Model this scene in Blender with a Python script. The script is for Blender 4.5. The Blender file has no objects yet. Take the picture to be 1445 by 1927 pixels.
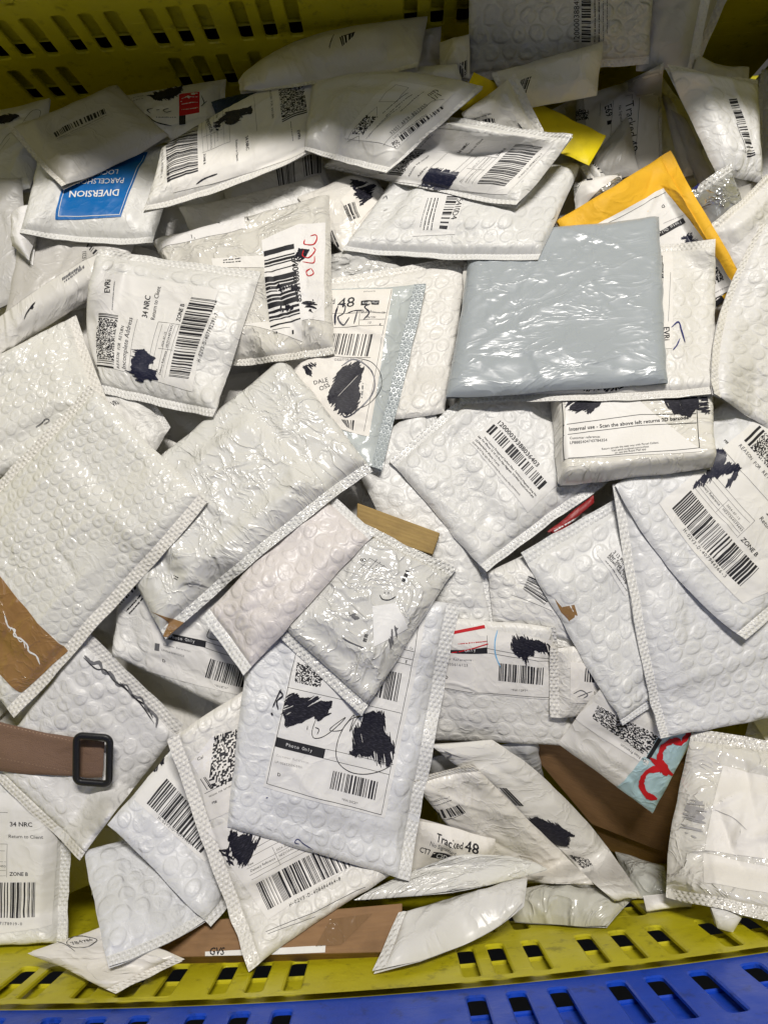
import bpy, bmesh, math, random
import numpy as np
from mathutils import Vector, Matrix, Euler

scene = bpy.context.scene
COL = scene.collection
R = math.radians

# ------------------------------------------------------------------ camera
F_PX, CX, CY = 1400.0, 722.5, 963.5            # focal length in photo pixels
CAM_LOC = np.array([0.0, 0.0, 1.20])
cam_d = bpy.data.cameras.new('camera')
cam = bpy.data.objects.new('camera', cam_d)
COL.objects.link(cam)
cam.location = Vector(CAM_LOC)
cam.rotation_euler = Euler((R(3.9), R(0.5), R(-3.6)), 'XYZ')
cam_d.sensor_fit = 'HORIZONTAL'
cam_d.sensor_width = 36.0
cam_d.lens = F_PX / 1445.0 * 36.0
cam_d.clip_start = 0.02
cam_d.clip_end = 60.0
scene.camera = cam
CR = np.array(cam.rotation_euler.to_matrix())

# ------------------------------------------------------------------ world and lamps
world = bpy.data.worlds.new('World')
scene.world = world
world.use_nodes = True
wbg = world.node_tree.nodes['Background']
wbg.inputs['Color'].default_value = (0.86, 0.92, 1.0, 1)
wbg.inputs['Strength'].default_value = 0.036


def area_lamp(name, loc, aim, sx, sy, watts, col):
    d = bpy.data.lights.new(name, 'AREA')
    d.shape = 'RECTANGLE'
    d.size, d.size_y = sx, sy
    d.energy = watts
    d.color = col
    o = bpy.data.objects.new(name, d)
    COL.objects.link(o)
    o.location = loc
    v = Vector(aim) - Vector(loc)
    o.rotation_euler = v.to_track_quat('-Z', 'X').to_euler()
    return o


# warehouse strip lights: a warm row behind the crate, a cool one over the aisle in front; between them an added fill
area_lamp('overhead_lamp', (0.24, 1.20, 2.35), (0.0, 0.15, 0.5), 0.10, 0.7, 57, (1.0, 0.955, 0.895))
area_lamp('overhead_lamp', (-1.3, 0.75, 3.4), (0.0, 0.0, 0.5), 1.6, 0.5, 5.5, (0.84, 0.89, 1.0))  # added cool fill, no known fixture; placed to spare the back wall
area_lamp('overhead_lamp', (0.9, -0.9, 3.4), (0.0, 0.0, 0.5), 1.6, 0.6, 4.0, (0.80, 0.85, 1.0))

scene.view_settings.view_transform = 'Standard'
scene.view_settings.look = 'None'
scene.view_settings.exposure = -0.12
scene.view_settings.gamma = 1.0
scene.cycles.max_bounces = 6
scene.cycles.diffuse_bounces = 4
scene.cycles.glossy_bounces = 3
scene.cycles.caustics_reflective = False
scene.cycles.use_denoising = True


# ------------------------------------------------------------------ photo pixel <-> space
def rays(px, py):
    px = np.asarray(px, float); py = np.asarray(py, float)
    d = np.stack([(px - CX) / F_PX, -(py - CY) / F_PX, -np.ones_like(px)], -1)
    return d @ CR.T


def at(px, py, Z):
    return CAM_LOC + rays(px, py) * np.asarray(Z)[..., None]


def project(P):
    q = (np.asarray(P) - CAM_LOC) @ CR
    Z = -q[..., 2]
    return CX + F_PX * q[..., 0] / Z, CY - F_PX * q[..., 1] / Z, Z


# ------------------------------------------------------------------ noise helpers
class Noise:
    def __init__(self, seed):
        self.t = np.random.RandomState(seed).rand(64, 64)

    def __call__(self, x, y):
        xi = np.floor(x).astype(int); yi = np.floor(y).astype(int)
        fx = x - xi; fy = y - yi
        fx = fx * fx * (3 - 2 * fx); fy = fy * fy * (3 - 2 * fy)
        t = self.t
        a = t[xi % 64, yi % 64]; b = t[(xi + 1) % 64, yi % 64]
        c = t[xi % 64, (yi + 1) % 64]; d = t[(xi + 1) % 64, (yi + 1) % 64]
        return (a * (1 - fx) + b * fx) * (1 - fy) + (c * (1 - fx) + d * fx) * fy

    def fbm(self, x, y, o=3):
        s = 0; k = 1.0; n = 0
        for i in range(o):
            s = s + k * self(x * 2 ** i + 7.3 * i, y * 2 ** i + 3.1 * i); n += k; k *= 0.5
        return s / n

    def ridge(self, x, y, o=2):
        s = 0; k = 1.0; n = 0
        for i in range(o):
            v = 1 - np.abs(2 * self(x * 2 ** i + 5.7 * i, y * 2 ** i + 9.2 * i) - 1)
            s = s + k * v ** 3; n += k; k *= 0.55
        return s / n


def blur(a, n, passes=2):
    if n < 1:
        return a
    k = np.ones(2 * n + 1) / (2 * n + 1)
    for _ in range(passes):
        for ax in (0, 1):
            b = np.moveaxis(a, ax, 0)
            p = np.concatenate([np.repeat(b[:1], n, 0), b, np.repeat(b[-1:], n, 0)], 0)
            c = np.cumsum(np.concatenate([np.zeros_like(p[:1]), p], 0), 0)
            b = (c[2 * n + 1:] - c[:-(2 * n + 1)]) / (2 * n + 1)
            a = np.moveaxis(b, 0, ax)
    return a


def dilate(a, n):
    for ax in (0, 1):
        b = np.moveaxis(a, ax, 0)
        o = b.copy()
        for k in range(1, n + 1):
            o[k:] = np.maximum(o[k:], b[:-k]); o[:-k] = np.maximum(o[:-k], b[k:])
        a = np.moveaxis(o, 0, ax)
    return a


# ------------------------------------------------------------------ materials
MATS = {}


class NT:
    """tiny helper for building node trees"""
    def __init__(self, name):
        self.m = bpy.data.materials.new(name)
        self.m.use_nodes = True
        self.t = self.m.node_tree
        self.b = self.t.nodes['Principled BSDF']

    def n(self, typ, **kw):
        o = self.t.nodes.new(typ)
        for k, v in kw.items():
            setattr(o, k, v)
        return o

    def put(self, sock, v):
        if isinstance(v, bpy.types.NodeSocket):
            self.t.links.new(v, sock)
        elif v is not None:
            sock.default_value = v

    def math(self, op, a, b=None, c=None, clamp=False):
        o = self.n('ShaderNodeMath', operation=op, use_clamp=clamp)
        for i, v in enumerate((a, b, c)):
            self.put(o.inputs[i], v)
        return o.outputs[0]

    def vmath(self, op, a, b=None, s=None):
        o = self.n('ShaderNodeVectorMath', operation=op)
        self.put(o.inputs[0], a)
        if b is not None:
            self.put(o.inputs[1], b)
        if s is not None:
            self.put(o.inputs['Scale'], s)
        return o.outputs['Value'] if op in ('LENGTH', 'DISTANCE', 'DOT_PRODUCT') else o.outputs['Vector']

    def uv(self):
        return self.n('ShaderNodeTexCoord').outputs['UV']

    def objrand(self):
        return self.n('ShaderNodeObjectInfo').outputs['Random']

    def noise(self, vec, scale, detail=2, rough=0.5, dist=0.0, typ=None):
        o = self.n('ShaderNodeTexNoise')
        if typ:
            o.noise_type = typ
        self.put(o.inputs['Vector'], vec)
        o.inputs['Scale'].default_value = scale
        o.inputs['Detail'].default_value = detail
        o.inputs['Roughness'].default_value = rough
        o.inputs['Distortion'].default_value = dist
        return o.outputs['Fac']

    def ramp(self, fac, lo, hi, a=0.0, b=1.0):
        o = self.n('ShaderNodeMapRange', clamp=True)
        o.interpolation_type = 'SMOOTHSTEP'
        self.put(o.inputs['Value'], fac)
        for k, v in (('From Min', lo), ('From Max', hi), ('To Min', a), ('To Max', b)):
            self.put(o.inputs[k], v)
        return o.outputs['Result']

    def mix(self, fac, a, b):
        o = self.n('ShaderNodeMix', data_type='RGBA')
        self.put(o.inputs[0], fac)
        self.put(o.inputs[6], a if isinstance(a, bpy.types.NodeSocket) else (*a, 1))
        self.put(o.inputs[7], b if isinstance(b, bpy.types.NodeSocket) else (*b, 1))
        return o.outputs[2]

    def bump(self, h, dist, strength=1.0, normal=None):
        o = self.n('ShaderNodeBump')
        o.inputs['Strength'].default_value = strength
        o.inputs['Distance'].default_value = dist
        self.put(o.inputs['Height'], h)
        if normal is not None:
            self.put(o.inputs['Normal'], normal)
        return o.outputs['Normal']

    def hexdist(self, vec, s):
        """distance to the nearest point of a triangular lattice of spacing s"""
        cell = (s, s * 1.7320508, 1.0)
        half = (s / 2, s * 0.8660254, 0.5)

        def one(v):
            o = self.n('ShaderNodeVectorMath', operation='WRAP')
            self.put(o.inputs[0], v)
            o.inputs[1].default_value = (cell[0] / 2, cell[1] / 2, 1e3)
            o.inputs[2].default_value = (-cell[0] / 2, -cell[1] / 2, -1e3)
            return o.outputs['Vector']
        a = one(vec)
        b = one(self.vmath('ADD', vec, half))
        flat = (1, 1, 0)
        la = self.vmath('LENGTH', self.vmath('MULTIPLY', a, flat))
        lb = self.vmath('LENGTH', self.vmath('MULTIPLY', b, flat))
        return self.math('MINIMUM', la, lb)


def sheet(name, col, rough=0.38, bubble=0.0, bub_d=0.0185, crinkle=0.3, crinkle_scale=55, fine=0.1, coat=0.0,
          dirt=0.10, spec=0.5, dirt_col=(0.30, 0.27, 0.23), dimple=0.0, blotch=None, metal=0.0, fibre=0.0, stretch=None):
    """mailer film: colour, scuffs, bubble-wrap relief showing through, crinkles, heat-seal dimples"""
    g = NT(name)
    uv0 = g.uv()
    tint = g.n('ShaderNodeAttribute', attribute_type='OBJECT', attribute_name='tint').outputs['Fac']
    sh = g.vmath('SCALE', (13.7, 9.1, 0.0), s=tint)
    uv = g.vmath('ADD', uv0, sh)
    # scuffs and dirt
    d1 = g.ramp(g.noise(uv, 18, 5, 0.62), 0.50, 0.78)
    d2 = g.ramp(g.noise(uv, 150, 3, 0.6), 0.66, 0.78)
    dirtm = g.math('MULTIPLY', g.math('ADD', d1, g.math('MULTIPLY', d2, 0.8)), dirt, clamp=True)
    c = g.mix(tint, tuple(min(.85, a * b) for a, b in zip(col, (1.03, 1.0, .945))), tuple(a * b for a, b in zip(col, (.945, .955, .967))))
    c = g.mix(dirtm, c, dirt_col)
    if blotch:
        c = g.mix(g.ramp(g.noise(uv, 9, 3, 0.5), 0.5, 0.72, 0, 0.6), c, blotch)
    g.put(g.b.inputs['Base Color'], c)
    g.put(g.b.inputs['Roughness'], g.ramp(g.noise(uv, 40, 2), 0.25, 0.75, rough * 0.8, rough * 1.2))
    g.b.inputs['Specular IOR Level'].default_value = spec
    g.b.inputs['Metallic'].default_value = metal
    if coat:
        g.b.inputs['Coat Weight'].default_value = coat
        g.b.inputs['Coat Roughness'].default_value = 0.12
    # creases that run as long soft ridges plus small puckers
    wuv = uv
    if stretch:
        mp = g.n('ShaderNodeMapping')
        g.put(mp.inputs['Vector'], uv)
        mp.inputs['Rotation'].default_value = (0, 0, stretch[0])
        mp.inputs['Scale'].default_value = (stretch[1], 1.0, 1.0)
        wuv = mp.outputs[0]
    w1 = g.noise(wuv, crinkle_scale, 3, 0.55, 0.6)
    ridge = g.math('SUBTRACT', 1.0, g.math('ABSOLUTE', g.math('MULTIPLY_ADD', w1, 2.0, -1.0)))
    ridge = g.math('POWER', ridge, 8.0)
    fold = g.noise(wuv, crinkle_scale * 0.42, 2, 0.5, 1.1)
    fold = g.math('ABSOLUTE', g.math('MULTIPLY_ADD', fold, 2.0, -1.0))
    fold = g.math('MULTIPLY', g.ramp(fold, 0.0, 0.16, 1.0, 0.0), g.ramp(g.noise(uv, 21, 1), 0.42, 0.62))
    ridge = g.math('ADD', ridge, g.math('MULTIPLY', fold, 1.5))
    w2 = g.noise(uv, crinkle_scale * 3.6, 2, 0.5, 0.3)
    h = g.math('ADD', g.math('MULTIPLY', ridge, crinkle), g.math('MULTIPLY', w2, fine))
    if fibre:
        h = g.math('ADD', h, g.math('MULTIPLY', g.noise(uv, 900, 2), fibre))
    if bubble:
        wv = g.n('ShaderNodeCombineXYZ')
        amp = bub_d * 0.30
        g.put(wv.inputs[0], g.math('MULTIPLY_ADD', g.noise(uv, 26, 1), amp * 2, -amp))
        g.put(wv.inputs[1], g.math('MULTIPLY_ADD', g.noise(uv, 23, 1), amp * 2, -amp))
        d = g.hexdist(g.vmath('ADD', uv, wv.outputs[0]), bub_d)
        rr = bub_d * 0.44
        disc = g.ramp(d, rr * 0.62, rr * 1.06, 1.0, 0.0)
        # squashed bubbles: a flat top with a sunken, creased middle
        dent = g.ramp(d, 0.0, rr * 0.55, 1.0, 0.0)
        depth = g.ramp(g.noise(uv, 48, 2), 0.36, 0.66, -0.1, 1.0)
        rim = g.math('SUBTRACT', g.ramp(d, rr * 0.66, rr * 0.84), g.ramp(d, rr * 0.86, rr * 1.05))
        tuck = g.math('MULTIPLY', g.math('SUBTRACT', g.noise(uv, 210, 2), 0.5), g.math('MULTIPLY', disc, 0.9))
        bh = g.math('ADD', g.math('SUBTRACT', disc, g.math('MULTIPLY', dent, depth)), g.math('MULTIPLY', rim, 0.22))
        bh = g.math('ADD', bh, tuck)
        mask = g.ramp(g.noise(uv, 17, 3, 0.6), 0.32, 0.54, 0.16, 1.0)
        h = g.math('ADD', h, g.math('MULTIPLY', g.math('MULTIPLY', bh, mask), bubble * bub_d / 0.0185 * 1.15))
    if dimple:
        d = g.hexdist(uv0, 0.0050)
        dd = g.ramp(d, 0.0006, 0.0021, 1.0, 0.0)
        h = g.math('ADD', h, g.math('MULTIPLY', dd, dimple))
    nrm = g.bump(h, 0.001, 1.0)
    g.put(g.b.inputs['Normal'], nrm)
    if coat:
        g.put(g.b.inputs['Coat Normal'], nrm)
    MATS[name] = g.m
    return g.m


def ink(name, col, rough=0.55, streak=0.0, spec=0.3):
    g = NT(name)
    if streak:
        tc = g.n('ShaderNodeTexCoord').outputs['UV']
        v = g.n('ShaderNodeMapping')
        g.put(v.inputs['Vector'], tc)
        v.inputs['Scale'].default_value = (260, 900, 1)
        v.inputs['Rotation'].default_value = (0, 0, 0.9)
        f = g.ramp(g.noise(v.outputs[0], 1.0, 3), 0.42, 0.8, 0, streak)
        g.put(g.b.inputs['Base Color'], g.mix(f, col, (0.10, 0.095, 0.125)))
    else:
        g.b.inputs['Base Color'].default_value = (*col, 1)
    g.b.inputs['Roughness'].default_value = rough
    g.b.inputs['Specular IOR Level'].default_value = spec
    MATS[name] = g.m


def plastic(name, col, dark, rough=0.42):
    g = NT(name)
    tc = g.n('ShaderNodeTexCoord').outputs['Object']
    f1 = g.ramp(g.noise(tc, 6, 5, 0.65), 0.40, 0.72, 0, 0.75)
    f2 = g.ramp(g.noise(tc, 60, 5, 0.65), 0.54, 0.72, 0, 0.75)
    v = g.n('ShaderNodeMapping')
    g.put(v.inputs['Vector'], tc)
    v.inputs['Scale'].default_value = (14, 160, 160)
    v.inputs['Rotation'].default_value = (0.1, 0.2, 0.35)
    sc = g.ramp(g.noise(v.outputs[0], 1.0, 3, 0.6), 0.64, 0.72, 0, 0.6)
    c = g.mix(f1, col, dark)
    c = g.mix(f2, c, tuple(x * 0.55 for x in dark))
    c = g.mix(sc, c, tuple(min(1, x * 1.25 + 0.03) for x in col))
    g.put(g.b.inputs['Base Color'], c)
    g.put(g.b.inputs['Roughness'], g.ramp(g.noise(tc, 25, 3), 0.3, 0.7, rough * 0.8, rough * 1.25))
    h = g.math('ADD', g.noise(tc, 90, 2), g.math('MULTIPLY', sc, -0.5))
    g.put(g.b.inputs['Normal'], g.bump(h, 0.0006))
    MATS[name] = g.m


def card(name, col, dark):
    g = NT(name)
    tc = g.uv()
    v = g.n('ShaderNodeMapping')
    g.put(v.inputs['Vector'], tc)
    v.inputs['Scale'].default_value = (30, 260, 1)
    f = g.ramp(g.noise(v.outputs[0], 1.0, 4, 0.6), 0.3, 0.75)
    f2 = g.ramp(g.noise(tc, 14, 4, 0.6), 0.45, 0.75, 0, 0.6)
    g.put(g.b.inputs['Base Color'], g.mix(f2, g.mix(f, col, dark), tuple(x * 0.6 for x in dark)))
    g.b.inputs['Roughness'].default_value = 0.72
    wv = g.n('ShaderNodeTexWave')
    g.put(wv.inputs['Vector'], tc)
    wv.inputs['Scale'].default_value = 70
    wv.bands_direction = 'Y'
    h = g.math('ADD', g.math('MULTIPLY', wv.outputs['Fac'], 0.10), g.math('MULTIPLY', g.noise(tc, 260, 3), 0.16))
    g.put(g.b.inputs['Normal'], g.bump(h, 0.001))
    MATS[name] = g.m


W1 = (0.75, 0.742, 0.722)
sheet('bubble_film', W1, 0.43, bubble=0.66, crinkle=0.28, fine=0.05)
sheet('bubble_film_cool', (0.735, 0.738, 0.75), 0.43, bubble=0.66, crinkle=0.28, fine=0.05)
sheet('bubble_film_pink', (0.75, 0.70, 0.68), 0.40, bubble=0.68, crinkle=0.3, fine=0.08)
sheet('bubble_film_faint', W1, 0.46, bubble=0.30, crinkle=0.45, fine=0.12, dirt=0.10)
sheet('bubble_wrap_clear', (0.73, 0.735, 0.72), 0.25, bubble=0.78, bub_d=0.0132, crinkle=0.30, fine=0.12, coat=0.25, dirt=0.05)
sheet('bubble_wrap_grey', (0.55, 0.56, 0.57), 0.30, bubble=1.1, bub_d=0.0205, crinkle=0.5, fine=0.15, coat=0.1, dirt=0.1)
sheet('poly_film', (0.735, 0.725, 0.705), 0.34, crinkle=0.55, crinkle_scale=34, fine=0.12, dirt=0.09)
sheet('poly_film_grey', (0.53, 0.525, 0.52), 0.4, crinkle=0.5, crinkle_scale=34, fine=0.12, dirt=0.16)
sheet('gloss_film', (0.76, 0.745, 0.70), 0.20, crinkle=1.05, crinkle_scale=46, fine=0.24, coat=0.3, stretch=(0.7, 0.7), dirt=0.04)
sheet('gloss_film_clear', (0.70, 0.69, 0.66), 0.14, crinkle=1.35, crinkle_scale=36, fine=0.38, coat=0.5, dirt=0.10)
sheet('slate_film', (0.395, 0.428, 0.452), 0.32, crinkle=0.55, crinkle_scale=36, fine=0.16, coat=0.16, stretch=(-0.45, 0.5), dirt=0.05, dirt_col=(0.2, 0.22, 0.24))
sheet('slate_film_pale', (0.51, 0.56, 0.585), 0.24, crinkle=1.0, crinkle_scale=26, fine=0.25, coat=0.2, dirt=0.05, dirt_col=(0.2, 0.22, 0.24))
sheet('silver_film', (0.62, 0.62, 0.60), 0.22, crinkle=2.0, crinkle_scale=40, fine=0.6, metal=0.55, coat=0.2, dirt=0.10)
sheet('kraft_paper', (0.86, 0.48, 0.032), 0.62, crinkle=0.55, crinkle_scale=26, fine=0.2, fibre=0.12, dirt=0.16, dirt_col=(0.25, 0.12, 0.02), spec=0.25)
sheet('yellow_card', (0.76, 0.62, 0.010), 0.5, crinkle=0.12, crinkle_scale=26, fine=0.1, dirt=0.30, dirt_col=(0.16, 0.13, 0.03), spec=0.3)
sheet('paper_white', (0.80, 0.785, 0.765), 0.55, bubble=0.10, crinkle=0.40, crinkle_scale=26, fine=0.10, dirt=0.10, spec=0.3)
sheet('paper_clean', (0.82, 0.81, 0.80), 0.5, bubble=0.0, crinkle=0.3, crinkle_scale=22, fine=0.06, dirt=0.05, spec=0.3)
sheet('paper_torn', (0.82, 0.815, 0.83), 0.62, crinkle=0.5, crinkle_scale=40, fine=0.15, dirt=0.04, spec=0.25)
sheet('seal_film', W1, 0.34, dimple=0.6, crinkle=0.30, fine=0.1, dirt=0.07)
sheet('seal_film_slate', (0.40, 0.45, 0.485), 0.3, dimple=0.9, crinkle=0.3, fine=0.1, dirt=0.05)
sheet('seal_film_gloss', (0.74, 0.73, 0.70), 0.18, dimple=0.9, crinkle=0.7, fine=0.3, coat=0.4, dirt=0.05)
sheet('parcel_tape', (0.30, 0.17, 0.068), 0.16, crinkle=0.6, crinkle_scale=40, fine=0.2, coat=0.5, dirt=0.12, dirt_col=(0.5, 0.33, 0.15))
sheet('clear_tape', (0.25, 0.15, 0.078), 0.18, crinkle=0.7, crinkle_scale=30, fine=0.2, coat=0.6, dirt=0.05, dirt_col=(0.3, 0.2, 0.12))
sheet('blue_sticker', (0.0, 0.135, 0.44), 0.42, crinkle=0.25, crinkle_scale=20, fine=0.05, dirt=0.06, dirt_col=(0, 0.06, 0.2))
sheet('navy_film', (0.012, 0.032, 0.075), 0.35, crinkle=0.5, fine=0.1, dirt=0.02)
sheet('sky_film', (0.42, 0.60, 0.66), 0.26, crinkle=0.9, crinkle_scale=30, fine=0.25, coat=0.2, dirt=0.03)
sheet('brown_canvas', (0.205, 0.130, 0.094), 0.75, crinkle=0.3, crinkle_scale=20, fine=0.05, fibre=0.6, dirt=0.2, dirt_col=(0.09, 0.05, 0.035), spec=0.2)
sheet('red_card', (0.26, 0.010, 0.012), 0.5, crinkle=0.2, fine=0.05, dirt=0.05)
sheet('green_grey_film', (0.53, 0.535, 0.50), 0.24, crinkle=1.4, crinkle_scale=30, fine=0.3, coat=0.3, dirt=0.06)
ink('black_ink', (0.018, 0.018, 0.022))
ink('marker_ink', (0.010, 0.010, 0.017), 0.5, streak=0.4, spec=0.2)
ink('navy_ink', (0.008, 0.010, 0.030), 0.4, streak=0.5, spec=0.5)
ink('red_ink', (0.55, 0.012, 0.018))
ink('blue_ink', (0.02, 0.025, 0.16))
ink('cyan_ink', (0.16, 0.45, 0.75))
ink('white_ink', (0.78, 0.78, 0.78))
ink('grey_ink', (0.14, 0.14, 0.15))
ink('faint_ink', (0.40, 0.39, 0.39))
ink('thread', (0.33, 0.22, 0.15), 0.8)
ink('black_plastic', (0.012, 0.012, 0.013), 0.42, spec=0.5)
ink('concrete', (0.07, 0.068, 0.066), 0.85)
ink('blocker_dark', (0.030, 0.022, 0.018), 0.5)
plastic('yellow_plastic', (0.55, 0.495, 0.010), (0.42, 0.37, 0.014))
plastic('blue_plastic', (0.006, 0.058, 0.50), (0.008, 0.045, 0.34), 0.40)
card('brown_card', (0.29, 0.162, 0.072), (0.235, 0.128, 0.055))
card('tan_card', (0.38, 0.255, 0.08), (0.31, 0.20, 0.065))
INK = dict(k='black_ink', m='marker_ink', n='navy_ink', r='red_ink', b='blue_ink', c='cyan_ink', w='white_ink', g='grey_ink', f='faint_ink')


# ------------------------------------------------------------------ meshes
TINT = [0.5]                                             # 0 warm white ... 1 cool white, read by the film materials


def mesh_obj(name, verts, faces, mat, parent=None, uvs=None, smooth=True):
    me = bpy.data.meshes.new(name)
    verts = np.asarray(verts, np.float32)
    if isinstance(faces, np.ndarray):
        nf, k = faces.shape
        me.vertices.add(len(verts)); me.vertices.foreach_set('co', verts.ravel())
        me.loops.add(nf * k); me.loops.foreach_set('vertex_index', faces.ravel().astype(np.int32))
        me.polygons.add(nf)
        me.polygons.foreach_set('loop_start', np.arange(0, nf * k, k, dtype=np.int32))
        me.polygons.foreach_set('loop_total', np.full(nf, k, dtype=np.int32))
        me.update(calc_edges=True)
    else:
        me.from_pydata([tuple(v) for v in verts], [], faces)
    if uvs is not None:
        lay = me.uv_layers.new(name='UVMap')
        li = np.empty(len(me.loops), np.int32)
        me.loops.foreach_get('vertex_index', li)
        lay.data.foreach_set('uv', np.asarray(uvs, np.float32)[li].ravel())
    if smooth:
        me.polygons.foreach_set('use_smooth', np.ones(len(me.polygons), bool))
    me.materials.append(MATS[mat] if isinstance(mat, str) else mat)
    me.validate(verbose=False)
    o = bpy.data.objects.new(name, me)
    COL.objects.link(o)
    o['tint'] = TINT[0]
    if parent is not None:
        o.parent = parent
        o.matrix_parent_inverse = Matrix.Translation(-parent.location) if parent.parent is None else Matrix.Identity(4)
    return o


def thing(name, loc, label, cat, group=None):
    o = bpy.data.objects.new(name, None)
    COL.objects.link(o)
    o.location = Vector([float(v) for v in loc])
    o.empty_display_size = 0.02
    o['label'] = label; o['category'] = cat
    if group:
        o['group'] = group
    return o


def grid_faces(nu, nv, mask=None):
    i = np.arange(nu * nv).reshape(nv, nu)
    f = np.stack([i[:-1, :-1], i[1:, :-1], i[1:, 1:], i[:-1, 1:]], -1)
    if mask is not None:
        return f[mask]
    return f.reshape(-1, 4)


def compact(verts, faces, uvs):
    used = np.unique(faces)
    idx = np.zeros(len(verts), int); idx[used] = np.arange(len(used))
    return verts[used], idx[faces], uvs[used]


# ------------------------------------------------------------------ glyphs of the built-in font
GLYPH = {}


def load_glyphs(chars):
    tmp = []
    for c in chars:
        for s in (c, c + '|'):
            cu = bpy.data.curves.new('glyph', 'FONT')
            cu.body = s; cu.size = 1.0; cu.resolution_u = 2; cu.fill_mode = 'FRONT'
            o = bpy.data.objects.new('glyph', cu)
            COL.objects.link(o); tmp.append((c, s, o))
    cu = bpy.data.curves.new('glyph', 'FONT'); cu.body = '|'; cu.size = 1.0
    bar = bpy.data.objects.new('glyph', cu); COL.objects.link(bar)
    dg = bpy.context.evaluated_depsgraph_get()
    dg.update()

    def get(o):
        e = o.evaluated_get(dg); me = e.to_mesh()
        v = np.array([w.co[:2] for w in me.vertices]).reshape(-1, 2)
        f = [tuple(p.vertices) for p in me.polygons]
        e.to_mesh_clear()
        return v, f
    bx = get(bar)[0][:, 0].max()
    for c, s, o in tmp:
        v, f = get(o)
        if s == c:
            GLYPH[c] = [v, f, 0.3]
        else:
            GLYPH[c][2] = v[:, 0].max() - bx
    for c, s, o in tmp + [(0, 0, bar)]:
        d = o.data
        bpy.data.objects.remove(o); bpy.data.curves.remove(d)
    GLYPH[' '] = [np.zeros((0, 2)), [], 0.28]


def text_mesh(s, mono=False):
    V, Fc, x, n = [], [], 0.0, 0
    for c in s:
        v, f, adv = GLYPH[c]
        if mono:
            if len(v):
                w = v[:, 0].max() - v[:, 0].min()
                k = min(1.0, 0.50 / max(w, 1e-3)); k = max(k, 0.8)
                v = np.column_stack([(v[:, 0] - (v[:, 0].max() + v[:, 0].min()) / 2) * k + 0.3, v[:, 1]])
            adv = 0.6
        if len(v):
            V.append(v + [x, 0]); Fc += [tuple(i + n for i in t) for t in f]; n += len(v)
        x += adv
    return (np.concatenate(V) if V else np.zeros((0, 2))), Fc, x


# ------------------------------------------------------------------ the heap: how near the pile already reaches
GX0, GY0, GS = -340, -340, 4
GW, GH = (1445 + 680) // GS, (1927 + 680) // GS
gy, gx = np.mgrid[0:GH, 0:GW]
gpx, gpy = GX0 + gx * GS + GS / 2, GY0 + gy * GS + GS / 2
D0 = np.interp(gpy, [-340, 0, 150, 400, 700, 1000, 1300, 1500, 1700, 1927, 2270],
               [1.0, 0.97, 0.95, 0.90, 0.84, 0.80, 0.79, 0.82, 0.86, 0.9, 0.9])
D0 = D0 + 0.17 * np.exp(-((gpx - 1080) / 210) ** 2 - ((gpy - 1540) / 130) ** 2)
WB = 1.0 / D0
W_PRIOR = WB.copy()


def w_at(px, py, buf=None):
    buf = WB if buf is None else buf
    x = np.clip(((np.asarray(px) - GX0) / GS).astype(int), 0, GW - 1)
    y = np.clip(((np.asarray(py) - GY0) / GS).astype(int), 0, GH - 1)
    return buf[y, x]


def cover(P):
    """mark surface points (nv,nu,3) in the heap buffer"""
    A = P
    for ax in (0, 1):
        A = np.moveaxis(A, ax, 0)
        B = np.empty((2 * len(A) - 1,) + A.shape[1:])
        B[0::2] = A; B[1::2] = (A[1:] + A[:-1]) / 2
        A = np.moveaxis(B, 0, ax)
    x, y, Z = project(A)
    xi = ((x - GX0) / GS).astype(int).ravel(); yi = ((y - GY0) / GS).astype(int).ravel()
    ok = (xi >= 0) & (xi < GW) & (yi >= 0) & (yi < GH)
    np.maximum.at(WB, (yi[ok], xi[ok]), (1 / Z).ravel()[ok])


def coons(c, mids, u, v):
    """bilinear patch of corners c (clockwise) with bowed edges; mids {edge: point}"""
    c = [np.asarray(k, float) for k in c]
    u = u[..., None]; v = v[..., None]
    P = c[0] * (1 - u) * (1 - v) + c[1] * u * (1 - v) + c[2] * u * v + c[3] * (1 - u) * v
    q = lambda t: 4 * t * (1 - t)
    for e, m in mids.items():
        b = np.asarray(m, float) - (c[e] + c[(e + 1) % 4]) / 2
        P = P + b * {0: q(u) * (1 - v), 1: q(v) * u, 2: q(u) * v, 3: q(v) * (1 - u)}[e]
    return P


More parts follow.
